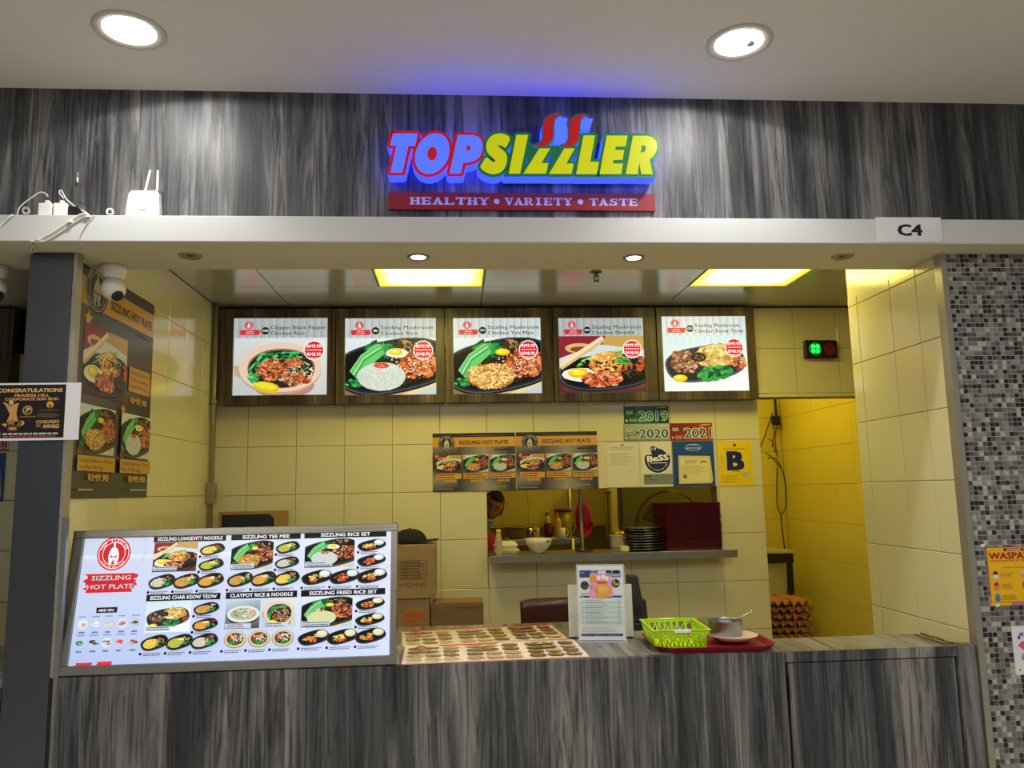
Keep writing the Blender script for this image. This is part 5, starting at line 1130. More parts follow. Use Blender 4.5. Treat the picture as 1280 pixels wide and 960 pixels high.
# ================================================================ KITCHEN BEYOND THE HATCH
YK = 5.84; rk = thing('kitchen_rack', 'steel rack shelf beyond the hatch carrying bowl, can and bottles', 'shelf rack', (0, 0, 0))
xl_, xr_ = at(600, 675, Y=YK).x, at(724, 675, Y=YK).x; zk = at(690, 673.5, Y=YK).z
MB().box(xl_, xr_, YK-.02, YK+.33, zk-.04, zk).build('shelf_board', 'stainless_x', rk, bevel=.002)
MB().box(xl_, xr_, YK-.02, YK+.33, zk-.24, zk-.21).build('shelf_board', 'stainless_x', rk, bevel=.002)
for (x, y) in ((at(713, 650, Y=YK+.33).x, YK+.345), (xl_+.02, YK+.345), (at(715, 650, Y=YK-.03).x, YK-.035), (xl_+.02, YK-.035)):
    b = MB(); b.tube([(x, y, 0), (x, y, 1.95 if y > YK else zk-.001)], .013, 10); b.build('post', 'stainless', rk)
def on_rack(px, dy=.08): return (at(px, 674, Y=YK+dy).x, YK+dy, zk+.0004)
t = thing('mixing_bowl', 'wide tan bowl with red lettering at the left of the kitchen rack', 'bowl', on_rack(645, .12)); mat('bowl_tan', '94804c', .4); k_ = u(YK)
b = MB(); b.smooth = True; b.lathe([(0, 0), (.045, 0), (.07, .03), (.084, .08), (.087, .09), (.083, .09), (.065, .035), (0, .012)], n=28); b.build('bowl', 'bowl_tan', t)
b = MB()
for i in range(9):
    def fn(a_, v_, i=i): a = -PI/2-.6+i*.14+a_*.09; r = .0838+.0022*v_; return (r*math.cos(a), r*math.sin(a), .068+.012*v_)
    b.grid(fn, 2, 1)
o = b.build('bowl_lettering', 'maroon_tray', t); o['kind'] = 'stuff'
t = thing('steel_cup', 'small steel cup between the tan bowl and the can', 'cup', on_rack(663, .1)); b = MB(); b.smooth = True; b.lathe([(0, 0), (.017, 0), (.02, .075), (.018, .075), (.015, .004)], n=18); b.build('cup', 'chrome', t)
t = thing('drink_can', 'orange and white printed can on the kitchen rack', 'can', on_rack(670.5, .05)); mat('can_cream', 'd8c890', .35); mat('can_orange', 'd88820', .4)
b = MB(); b.smooth = True; b.lathe([(0, 0), (.024, 0), (.026, .004), (.026, .078), (.023, .083), (0, .083)], n=22); b.build('can_body', 'can_cream', t)
b = MB()
for (a0, z0, w_, h_) in ((-2.2, .05, .8, .022), (-1.5, .03, .6, .02), (-1.9, .012, .5, .016)):
    def fn(a_, v_): a = a0+a_*w_; return (.0266*math.cos(a), .0266*math.sin(a), z0+h_*v_*(1-.4*abs(a_-.5)))
    b.grid(fn, 5, 2)
o = b.build('can_print', 'can_orange', t); o['kind'] = 'stuff'
t = thing('sauce_bottle', 'dark red sauce bottle with a cream label and a small cap, on the rack', 'bottle', on_rack(685, .07)); mat('sauce_red', '4a0f10', .2, coat=.5); mat('label_red', 'c8301c', .5)
b = MB(); b.smooth = True; b.lathe([(0, 0), (.027, 0), (.028, .004), (.028, .105), (.024, .125), (.015, .155), (.013, .188)], n=22); b.build('bottle', 'sauce_red', t)
b = MB(); b.smooth = True; b.lathe([(.0285, .108), (.0248, .128), (.0165, .153), (.0155, .165)], n=22); b.build('neck_label', 'can_cream', t)
b = MB(); b.smooth = True; b.lathe([(.014, .1885), (.014, .205), (0, .206)], n=14); b.build('cap', 'foam_white', t)
def fn(a_, v_): a = -1.3+a_*.9; return (.0288*math.cos(a), .0288*math.sin(a), .1+.0*v_-.06*v_)
b = MB(); b.grid(fn, 5, 1); b.build('side_label', 'label_red', t)
t = thing('squeeze_bottle', 'yellow squeeze bottle with a pointed nozzle beside the red sauce bottle', 'bottle', on_rack(697.5, .04)); mat('mustard', 'd0a828', .4)
b = MB(); b.smooth = True; b.lathe([(0, 0), (.026, 0), (.027, .004), (.027, .12), (.02, .142), (.012, .148)], n=22); b.build('bottle', 'mustard', t)
b = MB(); b.smooth = True; b.lathe([(.012, .1485), (.01, .155), (.004, .185), (.002, .188)], n=12); b.build('nozzle', 'mustard', t)
t = thing('mug', 'cream mug with its handle to the right on the kitchen rack', 'mug', on_rack(702, .0)); b = MB(); b.smooth = True; b.lathe([(0, 0), (.028, 0), (.03, .004), (.03, .078), (.027, .078), (.025, .006), (0, .005)], n=24); b.build('mug_body', 'bowl_white', t)
b = MB(); b.smooth = True; b.tube([(.028+.022*math.sin(PI*k/8), 0, .04-.026*math.cos(PI*k/8)) for k in range(9)], .0045, 8); b.build('handle', 'bowl_white', t)
t = thing('lidded_tub', 'clear food tub with a red lid at the back of the kitchen rack', 'tub', on_rack(704.5, .22)); mat('tub_clear', 'a0905c', .3); 
b = MB(); b.smooth = True; b.lathe([(0, 0), (.052, 0), (.062, .19), (.058, .19), (.05, .005)], n=26); b.build('tub', 'tub_clear', t)
b = MB(); b.smooth = True; b.lathe([(.06, .1905), (.074, .196), (.074, .203), (.06, .212), (0, .213)], n=30); b.build('lid', 'maroon_tray', t)
b = MB(); b.tube(spl([(.06, -.02, .02), (.08, -.03, .05), (.1, -.03, .11)], 3), .005, 6); b.build('ladle_handle', 'bottle_haze', t)
# red cap on the post
t = thing('baseball_cap', 'red baseball cap hung on the steel post in the hatch', 'cap', (at(729, 645, Y=5.2).x, 5.159, at(729, 646, Y=5.2).z)); mat('cap_red', 'a8142c', .8); mat('cap_dark', '4a0a18', .9)
def fn(a_, v_):
    a = 2*PI*a_; ph_ = v_*PI/2; r = math.cos(ph_); return (.052*r*math.cos(a)-.004, -.045-.06*math.sin(ph_)+.06, .088*r*math.sin(a)+.01)
b = MB(); b.smooth = True; b.grid(fn, 24, 8, True); b.build('crown', 'cap_red', t, solid=.003)
def fn(a_, v_):
    a = -PI/2-1.15+2.3*a_; r = .088+.055*v_*math.cos((a_-.5)*2.6); return (.6*r*math.cos(a)-.004, .02-.03*v_-.02*abs(a_-.5), r*math.sin(a)+.01)
b = MB(); b.smooth = True; b.grid(fn, 14, 3); b.build('brim', 'cap_red', t, solid=.003)
def fn(a_, v_): a = PI/2+(a_-.5)*.9; return (.053*math.cos(a)-.004, .021+.0*v_, .088*math.sin(a)-.01+.02*v_)
b = MB(); b.grid(fn, 6, 1); b.build('strap', 'cap_dark', t, solid=.002)
# splashback, partition post, pipe, cabinet, fan
tag(MB().box(.2, at(758, 680, Y=6.7).x, 6.70, 6.77, 0, at(745, 657, Y=6.7).z).build('cooker_splashback', 'splash_steel', None, .002), 'dull steel splashback panel low on the kitchen wall behind the rack', 'splashback')
pw = at(764.5, 650, Y=6.1).x; tag(MB().box(pw, at(772.5, 650, Y=6.1).x, 6.1, 6.16, 0, ZC-.001).build('partition_post', 'cream_tile', None, .002), 'cream partition post between the red cap and the grey cabinet', 'post')
b = MB(); x = at(761.5, 650, Y=6.0).x; b.tube([(x, 6.0, 0), (x, 6.0, ZC-.001)], .012, 10); b.tube([(x, 6.0, 1.56), (x, 6.0, 1.6)], .022, 10); tag(b.build('gas_pipe', 'aged_brass'), 'thin dark pipe running up beside the cream partition post', 'pipe')
mat('cabinet_grey', '6f716c', .4, .3)
cb = thing('grey_cabinet', 'tall grey steel cabinet behind the big fan', 'cabinet', (at(773, 650, Y=6.3).x+.02, 6.3, 0)); wcb = at(893, 650, Y=6.3).x-at(773, 650, Y=6.3).x-.03
MB().box(0, wcb, 0, .4, .05, 1.95).build('body', 'cabinet_grey', cb, bevel=.004); MB().box(.01, wcb*.78, -.022, -.001, .08, 1.92).build('door', 'cabinet_grey', cb, bevel=.003)
MB().box(.0, wcb, 0.02, .38, 0, .049).build('plinth', 'black_plastic', cb); b = MB(); b.tube([(wcb*.72, -.045, 1.0), (wcb*.72, -.045, 1.3)], .008, 8); b.box(wcb*.72-.006, wcb*.72+.006, -.045, -.022, 1.0, 1.02); b.box(wcb*.72-.006, wcb*.72+.006, -.045, -.022, 1.28, 1.3); b.build('handle', 'chrome', cb)
YFN = 5.75; fc = at(836, 655.5, Y=YFN); fr = 41.5*u(YFN)
fn_ = thing('standing_fan', 'large round wire-caged standing fan behind the stacked trays', 'fan', (fc.x, YFN, 0)); mat('fan_wire', '4c4634', .4, .6); mat('fan_blade', '8a7c58', .4, .4)
b = MB()
for (r, y, q) in ((fr, 0, .006), (fr*.98, -.05, .003), (fr*.8, -.075, .002), (fr*.6, -.088, .002), (fr*.4, -.094, .002), (fr*.22, -.097, .004)):
    b.tube([(r*math.cos(2*PI*k/36), y, fc.z+r*math.sin(2*PI*k/36)) for k in range(37)], q, 6, False)
for i in range(48):
    a = 2*PI*i/48; b.tube([(fr*math.cos(a), 0, fc.z+fr*math.sin(a)), (fr*.95*math.cos(a+.05), -.055, fc.z+fr*.95*math.sin(a+.05)), (fr*.6*math.cos(a+.15), -.088, fc.z+fr*.6*math.sin(a+.15)), (fr*.2*math.cos(a+.25), -.097, fc.z+fr*.2*math.sin(a+.25))], .0013, 4, False)
o = b.build('wire_guard', 'fan_wire', fn_); o['kind'] = 'stuff'
for i in range(3):
    def bl(a_, v_, i=i): r = .04+(fr*.86-.04)*v_; a = 2*PI*i/3+(a_-.5)*1.3*(.6+.4*math.sin(v_*PI))+.4*v_; return (r*math.cos(a), -.03+.05*(a_-.5), fc.z+r*math.sin(a))
    b = MB(); b.smooth = True; b.grid(bl, 6, 6); b.build('blade', 'fan_blade', fn_, solid=.002)
b = MB(); b.tube([(0, .12, fc.z), (0, -.06, fc.z)], [.06, .05], 18); b.build('motor', 'fan_wire', fn_)
b = MB(); b.tube([(0, .06, fc.z-.05), (0, .06, .04)], .018, 10); b.build('pole', 'fan_wire', fn_); MB().lathe([(0, 0), (.22, 0), (.22, .02), (.05, .045), (0, .045)], (0, .06, 0), n=30).build('base', 'fan_wire', fn_)

# ================================================================ THE MAN IN THE KITCHEN
mat('skin', 'a06e4a', .55, noise=.05, nscale=30); mat('hair', '080605', .9); mat('shirt_red', 'b01c30', .85); mat('trouser', '20222a', .85); mat('mask_white', 'd0d4d6', .7); mat('eye_white', '8a8078', .4); mat('eye_dark', '140c08', .2); mat('lip', '6a3830', .5); mat('collar_teal', '5a8c84', .8)
YMN = 5.45; hc = at(614.5, 633, Y=YMN)
mn = thing('person', 'man in a red shirt peering through the hatch, white mask at his chin', 'person', (hc.x-.30, YMN+.03, 0), 0)
HL = Vector((.30, -.03, hc.z))      # head centre, local
def skin(name, verts, edges, radii, material, parent, sub=2, root=0):
    me = bpy.data.meshes.new(name); me.from_pydata(verts, edges, []); me.update(); o = _link(name, me, parent)
    md = o.modifiers.new('skin', 'SKIN'); 
    lay = me.skin_vertices[0] if me.skin_vertices else None
    if lay is None:
        me.skin_vertices_add() if hasattr(me, 'skin_vertices_add') else None
    sv = me.skin_vertices[0].data
    for i, r in enumerate(radii): sv[i].radius = (r, r) if not isinstance(r, tuple) else r; sv[i].use_root = (i == root)
    md.use_smooth_shade = True; s2_ = o.modifiers.new('sub', 'SUBSURF'); s2_.levels = sub; s2_.render_levels = sub
    me.materials.append(MATS[material]); return o
nk = HL+Vector((-.06, .04, -.105))
V = [(0, 0, .92), (0, 0, 1.02), (nk.x-.10, nk.y+.03, 1.16), (nk.x-.05, nk.y+.02, nk.z-.09), (nk.x, nk.y, nk.z), (HL.x-.02, HL.y+.015, HL.z-.04),
     (-.09, 0, .86), (-.10, -.02, .48), (-.10, .02, .08), (-.10, -.1, .03), (.09, 0, .86), (.11, -.03, .48), (.11, .02, .08), (.11, -.1, .03),
     (nk.x-.26, nk.y+.02, nk.z-.15), (nk.x-.34, nk.y+.02, nk.z-.42), (nk.x-.35, nk.y-.06, nk.z-.64), (nk.x-.35, nk.y-.08, nk.z-.70),
     (nk.x+.06, nk.y+.05, nk.z-.19), (nk.x+.06, nk.y+.04, nk.z-.45), (nk.x+.03, nk.y-.03, nk.z-.66), (nk.x+.03, nk.y-.05, nk.z-.72)]
E = [(0, 1), (1, 2), (2, 3), (3, 4), (4, 5), (0, 6), (6, 7), (7, 8), (8, 9), (0, 10), (10, 11), (11, 12), (12, 13), (3, 14), (14, 15), (15, 16), (16, 17), (3, 18), (18, 19), (19, 20), (20, 21)]
RR = [.10, .09, (.11, .09), .085, .05, .055, .08, .05, .04, .04, .08, .05, .04, .04, .045, .036, .03, .03, .045, .036, .03, .03]
try:
    body = skin('body', V, E, RR, 'skin', mn)
    # clothes as slightly larger shells over torso, arms and legs
    skin('shirt', [V[i] for i in (0, 1, 2, 3, 14, 15, 18, 19)]+[tuple(nk+Vector((-.01, .005, -.025)))], [(0, 1), (1, 2), (2, 3), (3, 4), (4, 5), (3, 6), (6, 7), (3, 8)], [.145, .135, (.152, .135), .15, .085, .065, .085, .065, .078], 'shirt_red', mn)
    skin('trousers', [V[i] for i in (0, 6, 7, 8, 10, 11, 12)], [(0, 1), (1, 2), (2, 3), (0, 4), (4, 5), (5, 6)], [.142, .105, .075, .062, .105, .075, .062], 'trouser', mn)
    for wi, (w_, d0) in enumerate(((Vector(V[17]), -1), (Vector(V[21]), 1))):
        vv = [tuple(w_), tuple(w_+Vector((0, -.01, -.05)))]; ee = [(0, 1)]; rr = [.026, .03]
        for f in range(4):
            bx_ = (f-1.5)*.019; L_ = [.07, .08, .075, .058][f]; a_ = w_+Vector((bx_, -.012, -.06)); k0 = len(vv)
            vv += [tuple(a_), tuple(a_+Vector((0, -.004, -L_*.5))), tuple(a_+Vector((0, -.014, -L_*.8))), tuple(a_+Vector((0, -.03, -L_*.95)))]; rr += [.0095, .009, .0085, .0075]; ee += [(1, k0), (k0, k0+1), (k0+1, k0+2), (k0+2, k0+3)]
        k0 = len(vv); vv += [tuple(w_+Vector((-.02*d0, -.02, -.03))), tuple(w_+Vector((-.03*d0, -.035, -.055))), tuple(w_+Vector((-.025*d0, -.045, -.08)))]; rr += [.011, .01, .009]; ee += [(0, k0), (k0, k0+1), (k0+1, k0+2)]
        skin('hand', vv, ee, rr, 'skin', mn, 1)
except Exception as ex: print('skin', ex)
# head: forward is -y, then turned and tilted
hd = bpy.data.objects.new('head', None)
def headpt(az, el, k=1.0):
    """direction (az 0 = forward) -> point on the head"""
    d = Vector((math.sin(az)*math.cos(el), -math.cos(az)*math.cos(el), math.sin(el)))
    f = max(0, -d.y); x, y, z = d.x*.076, d.y*.095, d.z*.115
    if z < 0: x *= 1-.28*(-d.z)**1.2*1.0; y *= 1-.12*(-d.z) if d.y < 0 else 1-.35*(-d.z)
    # nose, brow, chin, eye sockets
    g = lambda a0, e0, sa, se: math.exp(-((az-a0)/sa)**2-((el-e0)/se)**2)
    o = .026*g(0, -.22, .16, .16)+.014*g(0, 0, .11, .22)+.007*(g(.35, .24, .3, .12)+g(-.35, .24, .3, .12))+.012*g(0, -.95, .35, .2)-.012*(g(.36, .05, .17, .12)+g(-.36, .05, .17, .12))+.006*(g(.55, -.25, .25, .2)+g(-.55, -.25, .25, .2))+.006*g(0, -.52, .25, .09)
    v = Vector((x, y, z)); return (v+d*o)*k
def hg(b, nu, nv, el0, el1, k=1.0, az0=-PI, az1=PI, cond=None):
    closed = abs(az1-az0-2*PI) < 1e-6
    b.smooth = True; return b.grid(lambda a, v: headpt(az0+(az1-az0)*a, el0+(el1-el0)*v, k if not callable(k) else k(az0+(az1-az0)*a, el0+(el1-el0)*v)), nu, nv, closed)
MH = Matrix.Translation(HL) @ Matrix.Rotation(math.radians(27), 4, 'Y') @ Matrix.Rotation(math.radians(6), 4, 'Z') @ Matrix.Rotation(math.radians(14), 4, 'X')
def hpart(b, name, m_, **k): 
    b.v = [tuple(MH @ Vector(p)) for p in b.v]; return b.build(name, m_, mn, **k)
b = MB(); hg(b, 56, 40, -PI/2+.02, PI/2-.02); hpart(b, 'face', 'skin')
b = MB(); hg(b, 40, 14, -.25, PI/2-.02, lambda az, el: 1.05 if (el > .62-.15*math.cos(az*2) or abs(az) > 1.25) and (abs(az) > 1.25 or el > .6) else .93); hpart(b, 'hair', 'hair')
for s in (-1, 1):
    b = MB(); b.smooth = True; c0 = headpt(.36*s, .05)*.965; b.v = []; b.grid(lambda a, v: Vector(c0)+Vector((.0125*math.cos(2*PI*a)*math.cos((v-.5)*PI), .0125*math.sin(2*PI*a)*math.cos((v-.5)*PI), .0085*math.sin((v-.5)*PI))), 14, 8, True); hpart(b, 'eye', 'eye_white')
    b = MB(); c1 = Vector(c0)+Vector((0, -.0115, -.001)); b.grid(lambda a, v: c1+Vector((.005*math.cos(2*PI*a)*math.cos((v-.5)*PI), .0025*math.sin(2*PI*a)*math.cos((v-.5)*PI), .005*math.sin((v-.5)*PI))), 10, 6, True); hpart(b, 'pupil', 'eye_dark')
    b = MB(); b.smooth = True; b.tube([Vector(headpt(s*q, .26+.03*math.sin(q*6), 1.015)) for q in (.16, .28, .4, .52)], [.002, .0045, .004, .002], 6); hpart(b, 'eyebrow', 'hair')
    b = MB(); b.smooth = True; b.grid(lambda a, v: Vector((s*(.074+.012*math.sin(PI*v)), .012+.018*math.cos(2*PI*a)*math.cos((v-.5)*PI), -.005+.032*math.sin(2*PI*a)*(.5+.5*math.cos((v-.5)*PI)))), 14, 6, True); hpart(b, 'ear', 'skin')
b = MB(); b.smooth = True; b.tube([Vector(headpt(q, -.5, 1.01)) for q in (-.22, -.1, 0, .1, .22)], [.002, .005, .0055, .005, .002], 8); hpart(b, 'mouth', 'lip')
b = MB(); hg(b, 22, 10, -1.3, -.52, lambda az, el: 1.1, -1.2, 1.2); hpart(b, 'face_mask', 'mask_white', solid=.002)
b = MB(); b.smooth = True; b.tube([nk+Vector((.062*math.cos(2*PI*k/16), .062*math.sin(2*PI*k/16), -.012+.012*math.sin(2*PI*k/16))) for k in range(17)], .014, 8, False); b.build('collar', 'collar_teal', mn)
del hd

# ================================================================ YELLOW BACK ROOM
mat('iron_dark', '2a2418', .6, .4)
YH = 6.74
t = thing('hanging_hook_rail', 'dark hook and cord bundle hanging on the yellow back room wall', 'hooks', (0, 0, 0))
b = MB(); b.tube(path([(968.5, 498), (970.5, 522)], YH), .012, 8); b.build('hook_bar', 'iron_dark', t)
b = MB(); c0 = at(970, 525, Y=YH); b.box(c0.x-.035, c0.x+.03, YH-.02, YH+.03, c0.z-.04, c0.z+.035); b.build('bracket', 'iron_dark', t, bevel=.006)
for P, r in (([(966, 516), (961, 530), (956, 545), (951, 558)], .005), ([(965, 520), (968, 540), (966, 553), (970, 566)], .005), ([(972, 528), (969, 545), (970, 560), (972, 572)], .004), ([(961, 549), (967, 553), (964, 559)], .004)):
    b = MB(); b.tube(spl(path(P, YH), 3), r, 6); b.build('cord', 'iron_dark', t)
b = MB(); b.tube(spl(path([(971.5, 584), (971, 605), (971.5, 630), (976, 642), (982, 634), (982, 608), (978, 588), (974, 578)], YH+.01), 4), .0045, 6); b.tube(path([(976, 642), (980.7, 686)], YH+.01), .0045, 6); b.build('cord_loop', 'iron_dark', t)
b = MB(); b.tube(spl(path([(957, 566), (963, 570), (970, 578), (977, 586)], YH-.03), 3), [.006]*10, 6); b.tube(spl(path([(960, 573), (966, 572), (972, 576), (977, 585)], YH-.04), 3), [.007]*10, 6); b.build('tongs', 'brass', t)
YT = 6.25; ztb = at(975, 688, Y=YT).z; xa_, xb_ = 2.25, at(992, 700, Y=YT).x
t = thing('prep_table', 'steel-framed prep table in the corner of the yellow back room', 'table', (0, 0, 0))
MB().box(xa_, xb_, YT, 6.66, ztb-.025, ztb).build('tabletop', 'metal_panel', t, bevel=.003); MB().box(xa_, xb_, YT, YT+.03, ztb-.10, ztb-.0255).build('apron', 'iron_dark', t)
for x in (xa_+.02, xb_-.03):
    for y in (YT, 6.62): MB().box(x-.02, x+.02, y, y+.035, 0, ztb-.101 if y == YT else ztb-.026).build('leg', 'iron_dark', t)
MB().box(xa_+.05, xb_-.06, YT+.04, YT+.05, .2, ztb-.03).build('side_sheet', 'metal_panel', t)
# egg trays
mat('egg_pulp', 'a8764a', .9, noise=.15, nscale=40); mat('egg_pulp_light', 'c98a4a', .9, noise=.15, nscale=40)
YE = 5.45; ex = (at(966, 770, Y=YE).x+at(1018, 770, Y=YE).x)/2; wE = 52*u(YE)/2; zE = at(990, 750, Y=YE).z; pe = .046
nE = 9
b = MB()
def eg(a, v): x = (a-.5)*2*wE; y = (v-.5)*2*.15; return (x, y, .02+.0185*math.sin(a*5*2*PI)*math.sin(v*5*2*PI+PI/2))
b.grid(eg, 40, 30); e0 = b.build('egg_tray', 'egg_pulp', solid=.004)
for i in range(nE):
    z = zE-.04-pe*i
    o = e0 if i == 0 else e0.copy()
    if i: COL.objects.link(o)
    o.location = (ex+RT_.uniform(-.006, .006), YE+.15, z); o.rotation_euler = (0, 0, (PI if i % 2 else 0)+RT_.uniform(-.02, .02)); 
    tag(o, 'topmost moulded egg tray of the stack in the back room' if i == 0 else 'brown moulded egg tray, '+ORD[i]+' from the top of its stack', 'egg tray', 'stack of egg trays')
zs_ = zE-.04-pe*(nE-1)-.001
t = thing('low_stool', 'low stool carrying the stack of egg trays', 'stool', (ex, YE+.15, 0)); MB().box(-.17, .17, -.16, .16, zs_-.03, zs_-.0).build('seat', 'iron_dark', t)
for sx in (-1, 1):
    for sy in (-1, 1): MB().box(sx*.14-.015, sx*.14+.015, sy*.13-.015, sy*.13+.015, 0, zs_-.031).build('leg', 'iron_dark', t)
mat('string_orange', 'd85a1c', .7)
for q, lb in ((.0, 'orange string tied round the stack of egg trays'),):
    y0, y1, zt2, zb2 = YE-.006, YE+.306, zE+.004, zs_-.033; b = MB()
    b.tube([(ex+.0, y0, zb2), (ex+.005, y0-.002, (zt2+zb2)/2), (ex, y0, zt2), (ex, y1, zt2), (ex, y1, zb2), (ex, y0, zb2)], .0035, 6); tag(b.build('tie_string', 'string_orange'), lb, 'string')

# ================================================================ BEHIND THE COUNTER
t = thing('back_table', 'low steel table behind the counter, under the cardboard boxes', 'table', (0, 0, 0)); ZBT = .62
MB().box(-1.2, .12, 4.30, 4.92, ZBT-.03, ZBT).build('tabletop', 'stainless_x', t)
for x in (-1.17, .09):
    for y in (4.33, 4.89): MB().box(x-.015, x+.015, y-.015, y+.015, 0, ZBT-.031).build('leg', 'stainless', t)
def carton(label, x0, x1, y0, y1, z0, z1, m_='cardboard', tape=True, rz=0):
    t = thing('cardboard_box', label, 'box', ((x0+x1)/2, (y0+y1)/2, z0+.0005), rz, 'cardboard boxes behind the counter'); w_, d_, h_ = (x1-x0)/2, (y1-y0)/2, z1-z0
    MB().box(-w_, w_, -d_, d_, 0, h_).build('carton', m_, t, bevel=.003)
    MB().box(-w_+.002, -.0008, -d_+.001, d_-.001, h_+.0002, h_+.004).build('top_flap', m_, t); MB().box(.0008, w_-.002, -d_+.001, d_-.001, h_+.0002, h_+.004).build('top_flap', m_, t)
    if tape: MB().box(-.024, .024, -d_-.0006, -d_-.0001, h_-.05, h_).build('tape', 'bottle_haze', t)
    return t, w_, d_, h_
yB = 4.42; xr = at(544, 715, Y=yB).x; zt1 = at(520, 682, Y=yB).z; zm = at(520, 750, Y=yB).z; xr2 = at(537, 770, Y=yB).x
t, w_, d_, h_ = carton('upper cardboard box printed with a ruled form, under the black cap', xr-.42, xr, yB, 4.80, zm+.006, zt1, tape=False)
c = Cv(.155, .17, 1e-5); K = '5a4020'
for i in range(7): c.rect(0, .3+.1*i, 1, .312+.1*i, K)
for x_ in (.0, .27, .7, .985): c.rect(x_, .3, x_+.015, .91, K)
for i in range(6): c.lines(.08+.0*i, .315+.1*i, .9, .385+.1*i, 1, K, .5)
c.text('QTY', .02, .1, .09, K, .01); c.rect(.3, .08, .42, .22, K); c.rect(.32, .1, .4, .2, 'a98a5c'); c.text('N.W.', .55, .1, .09, K, .01); c.rect(.82, .08, .94, .22, K); c.rect(.84, .1, .92, .2, 'a98a5c')
c.build('box_print', 'print', t, (w_-.20, -d_-.0004, h_-.235))
t, w_, d_, h_ = carton('lower cardboard box with an orange printed emblem', xr2-.42, xr2, yB+.01, 4.80, ZBT, zm, tape=False)
c = Cv(.14, .13, 1e-5); c.text('VIII', .45, .02, .3, 'd06a28', .04, 'C', width=.6); c.poly([(.08, .45), (.2, .78), (.8, .78), (.95, .45), (.9, .4), (.12, .4)], 'd06a28')
for i in range(3): c.ell(.25+.25*i, .82, .11, .06, 'd87a38', .3*(i-1), 12); c.ell(.28+.22*i, .84, .05, .025, 'a98a5c', 0, 10)
c.poly([(.2, .5), (.8, .5), (.84, .58), (.16, .58)], 'a98a5c'); c.build('box_print', 'print', t, (w_-.155, -d_-.0004, h_-.17))
x0_, x1_ = at(539, 770, Y=yB).x+.003, at(604.5, 770, Y=yB).x
t, w_, d_, h_ = carton('shallow brown cardboard box standing right of the stacked boxes', x0_, x1_, yB, 4.62, ZBT, at(570, 754.5, Y=yB).z, 'cardboard_dark', False)
MB().box(0, w_, -d_-.004, -d_-.0005, h_-.02, h_+.002).build('side_flap', 'cardboard_dark', t)
t = thing('baseball_cap', 'black baseball cap lying on top of the upper cardboard box', 'cap', (at(512, 680, Y=yB+.08).x, yB+.12, zt1+.0105)); mat('cap_black', '141416', .85)
def fn(a_, v_): a = 2*PI*a_; ph_ = v_*PI/2; r = math.cos(ph_)**.8; return (.095*r*math.cos(a), .085*r*math.sin(a), .075*math.sin(ph_))
b = MB(); b.smooth = True; b.grid(fn, 26, 8, True); b.build('crown', 'cap_black', t, solid=.002)
def fn(a_, v_): a = -1.1+2.2*a_; r = .088+.075*v_*math.cos((a_-.5)*2.5); return (r*math.cos(a), .8*r*math.sin(a), .006+.012*math.sin(v_*2)-.016*abs(a_-.5)*2*v_)
b = MB(); b.smooth = True; b.grid(fn, 14, 4); b.build('brim', 'cap_black', t, solid=.003)
b = MB(); b.lathe([(0, .0765), (.007, .0765), (.006, .081), (0, .082)], n=10); b.build('button', 'cap_black', t)
# framed board in the left corner
YW = 4.86; p = at(273, 640, Y=YW); q = at(360, 640, Y=YW); mat('frame_wood', 'a8843c', .6, noise=.1, nscale=20); mat('board_navy', '10202e', .6)
t = thing('framed_board', 'wood-framed dark board leaning in the left back corner', 'board', (p.x, YW, ZBT+.0005)); W_ = q.x-p.x; H_ = p.z-ZBT
b = MB(); b.box(0, W_*.045, 0, .02, 0, H_); b.box(W_*.80, W_, 0, .02, 0, H_); b.box(W_*.045, W_*.80, 0, .02, H_-.018, H_); b.box(W_*.045, W_*.80, 0, .02, 0, .02); b.build('frame', 'frame_wood', t, bevel=.002)
b = MB(); b.prism([(W_*.047, .021), (W_*.798, .021), (W_*.798, H_-.045), (W_*.74, H_-.019), (W_*.047, H_-.019)], .004, .014); b.build('board_face', 'board_navy', t)
b = MB(); b.prism([(W_*.798, H_-.046), (W_*.798, H_-.0185), (W_*.735, H_-.0185), (W_*.74, H_-.02)], .002, .012); b.build('corner_block', 'frame_wood', t)
# chair
YCH = 4.15; p = at(650, 749, Y=YCH); mat('chair_wood', '4a2418', .35, coat=.3); mat('chair_steel', '6a6a68', .35, .8)
cw_ = .40; t = thing('dining_chair', 'dark brown wooden chair behind the counter, its back just showing', 'chair', (p.x+cw_/2, YCH, 0))
def fn(a_, v_): return ((a_-.5)*cw_*(1-.04*(1-v_)), .025*math.cos((a_-.5)*PI), p.z-.26+.26*v_-.012*(abs(a_-.5)*2)**6*v_)
b = MB(); b.smooth = True; b.grid(fn, 16, 6); b.build('backrest', 'chair_wood', t, solid=.014)
MB().box(-.19, .19, -.42, -.02, .44, .46).build('seat', 'chair_wood', t, bevel=.006)
for sx in (-1, 1):
    b = MB(); b.tube([(sx*.17, .03, 0), (sx*.17, .0, .44), (sx*.17, .045, p.z-.1)], .011, 8); b.build('leg', 'chair_steel', t); b = MB(); b.tube([(sx*.17, -.40, 0), (sx*.17, -.39, .439)], .011, 8); b.build('leg', 'chair_steel', t)

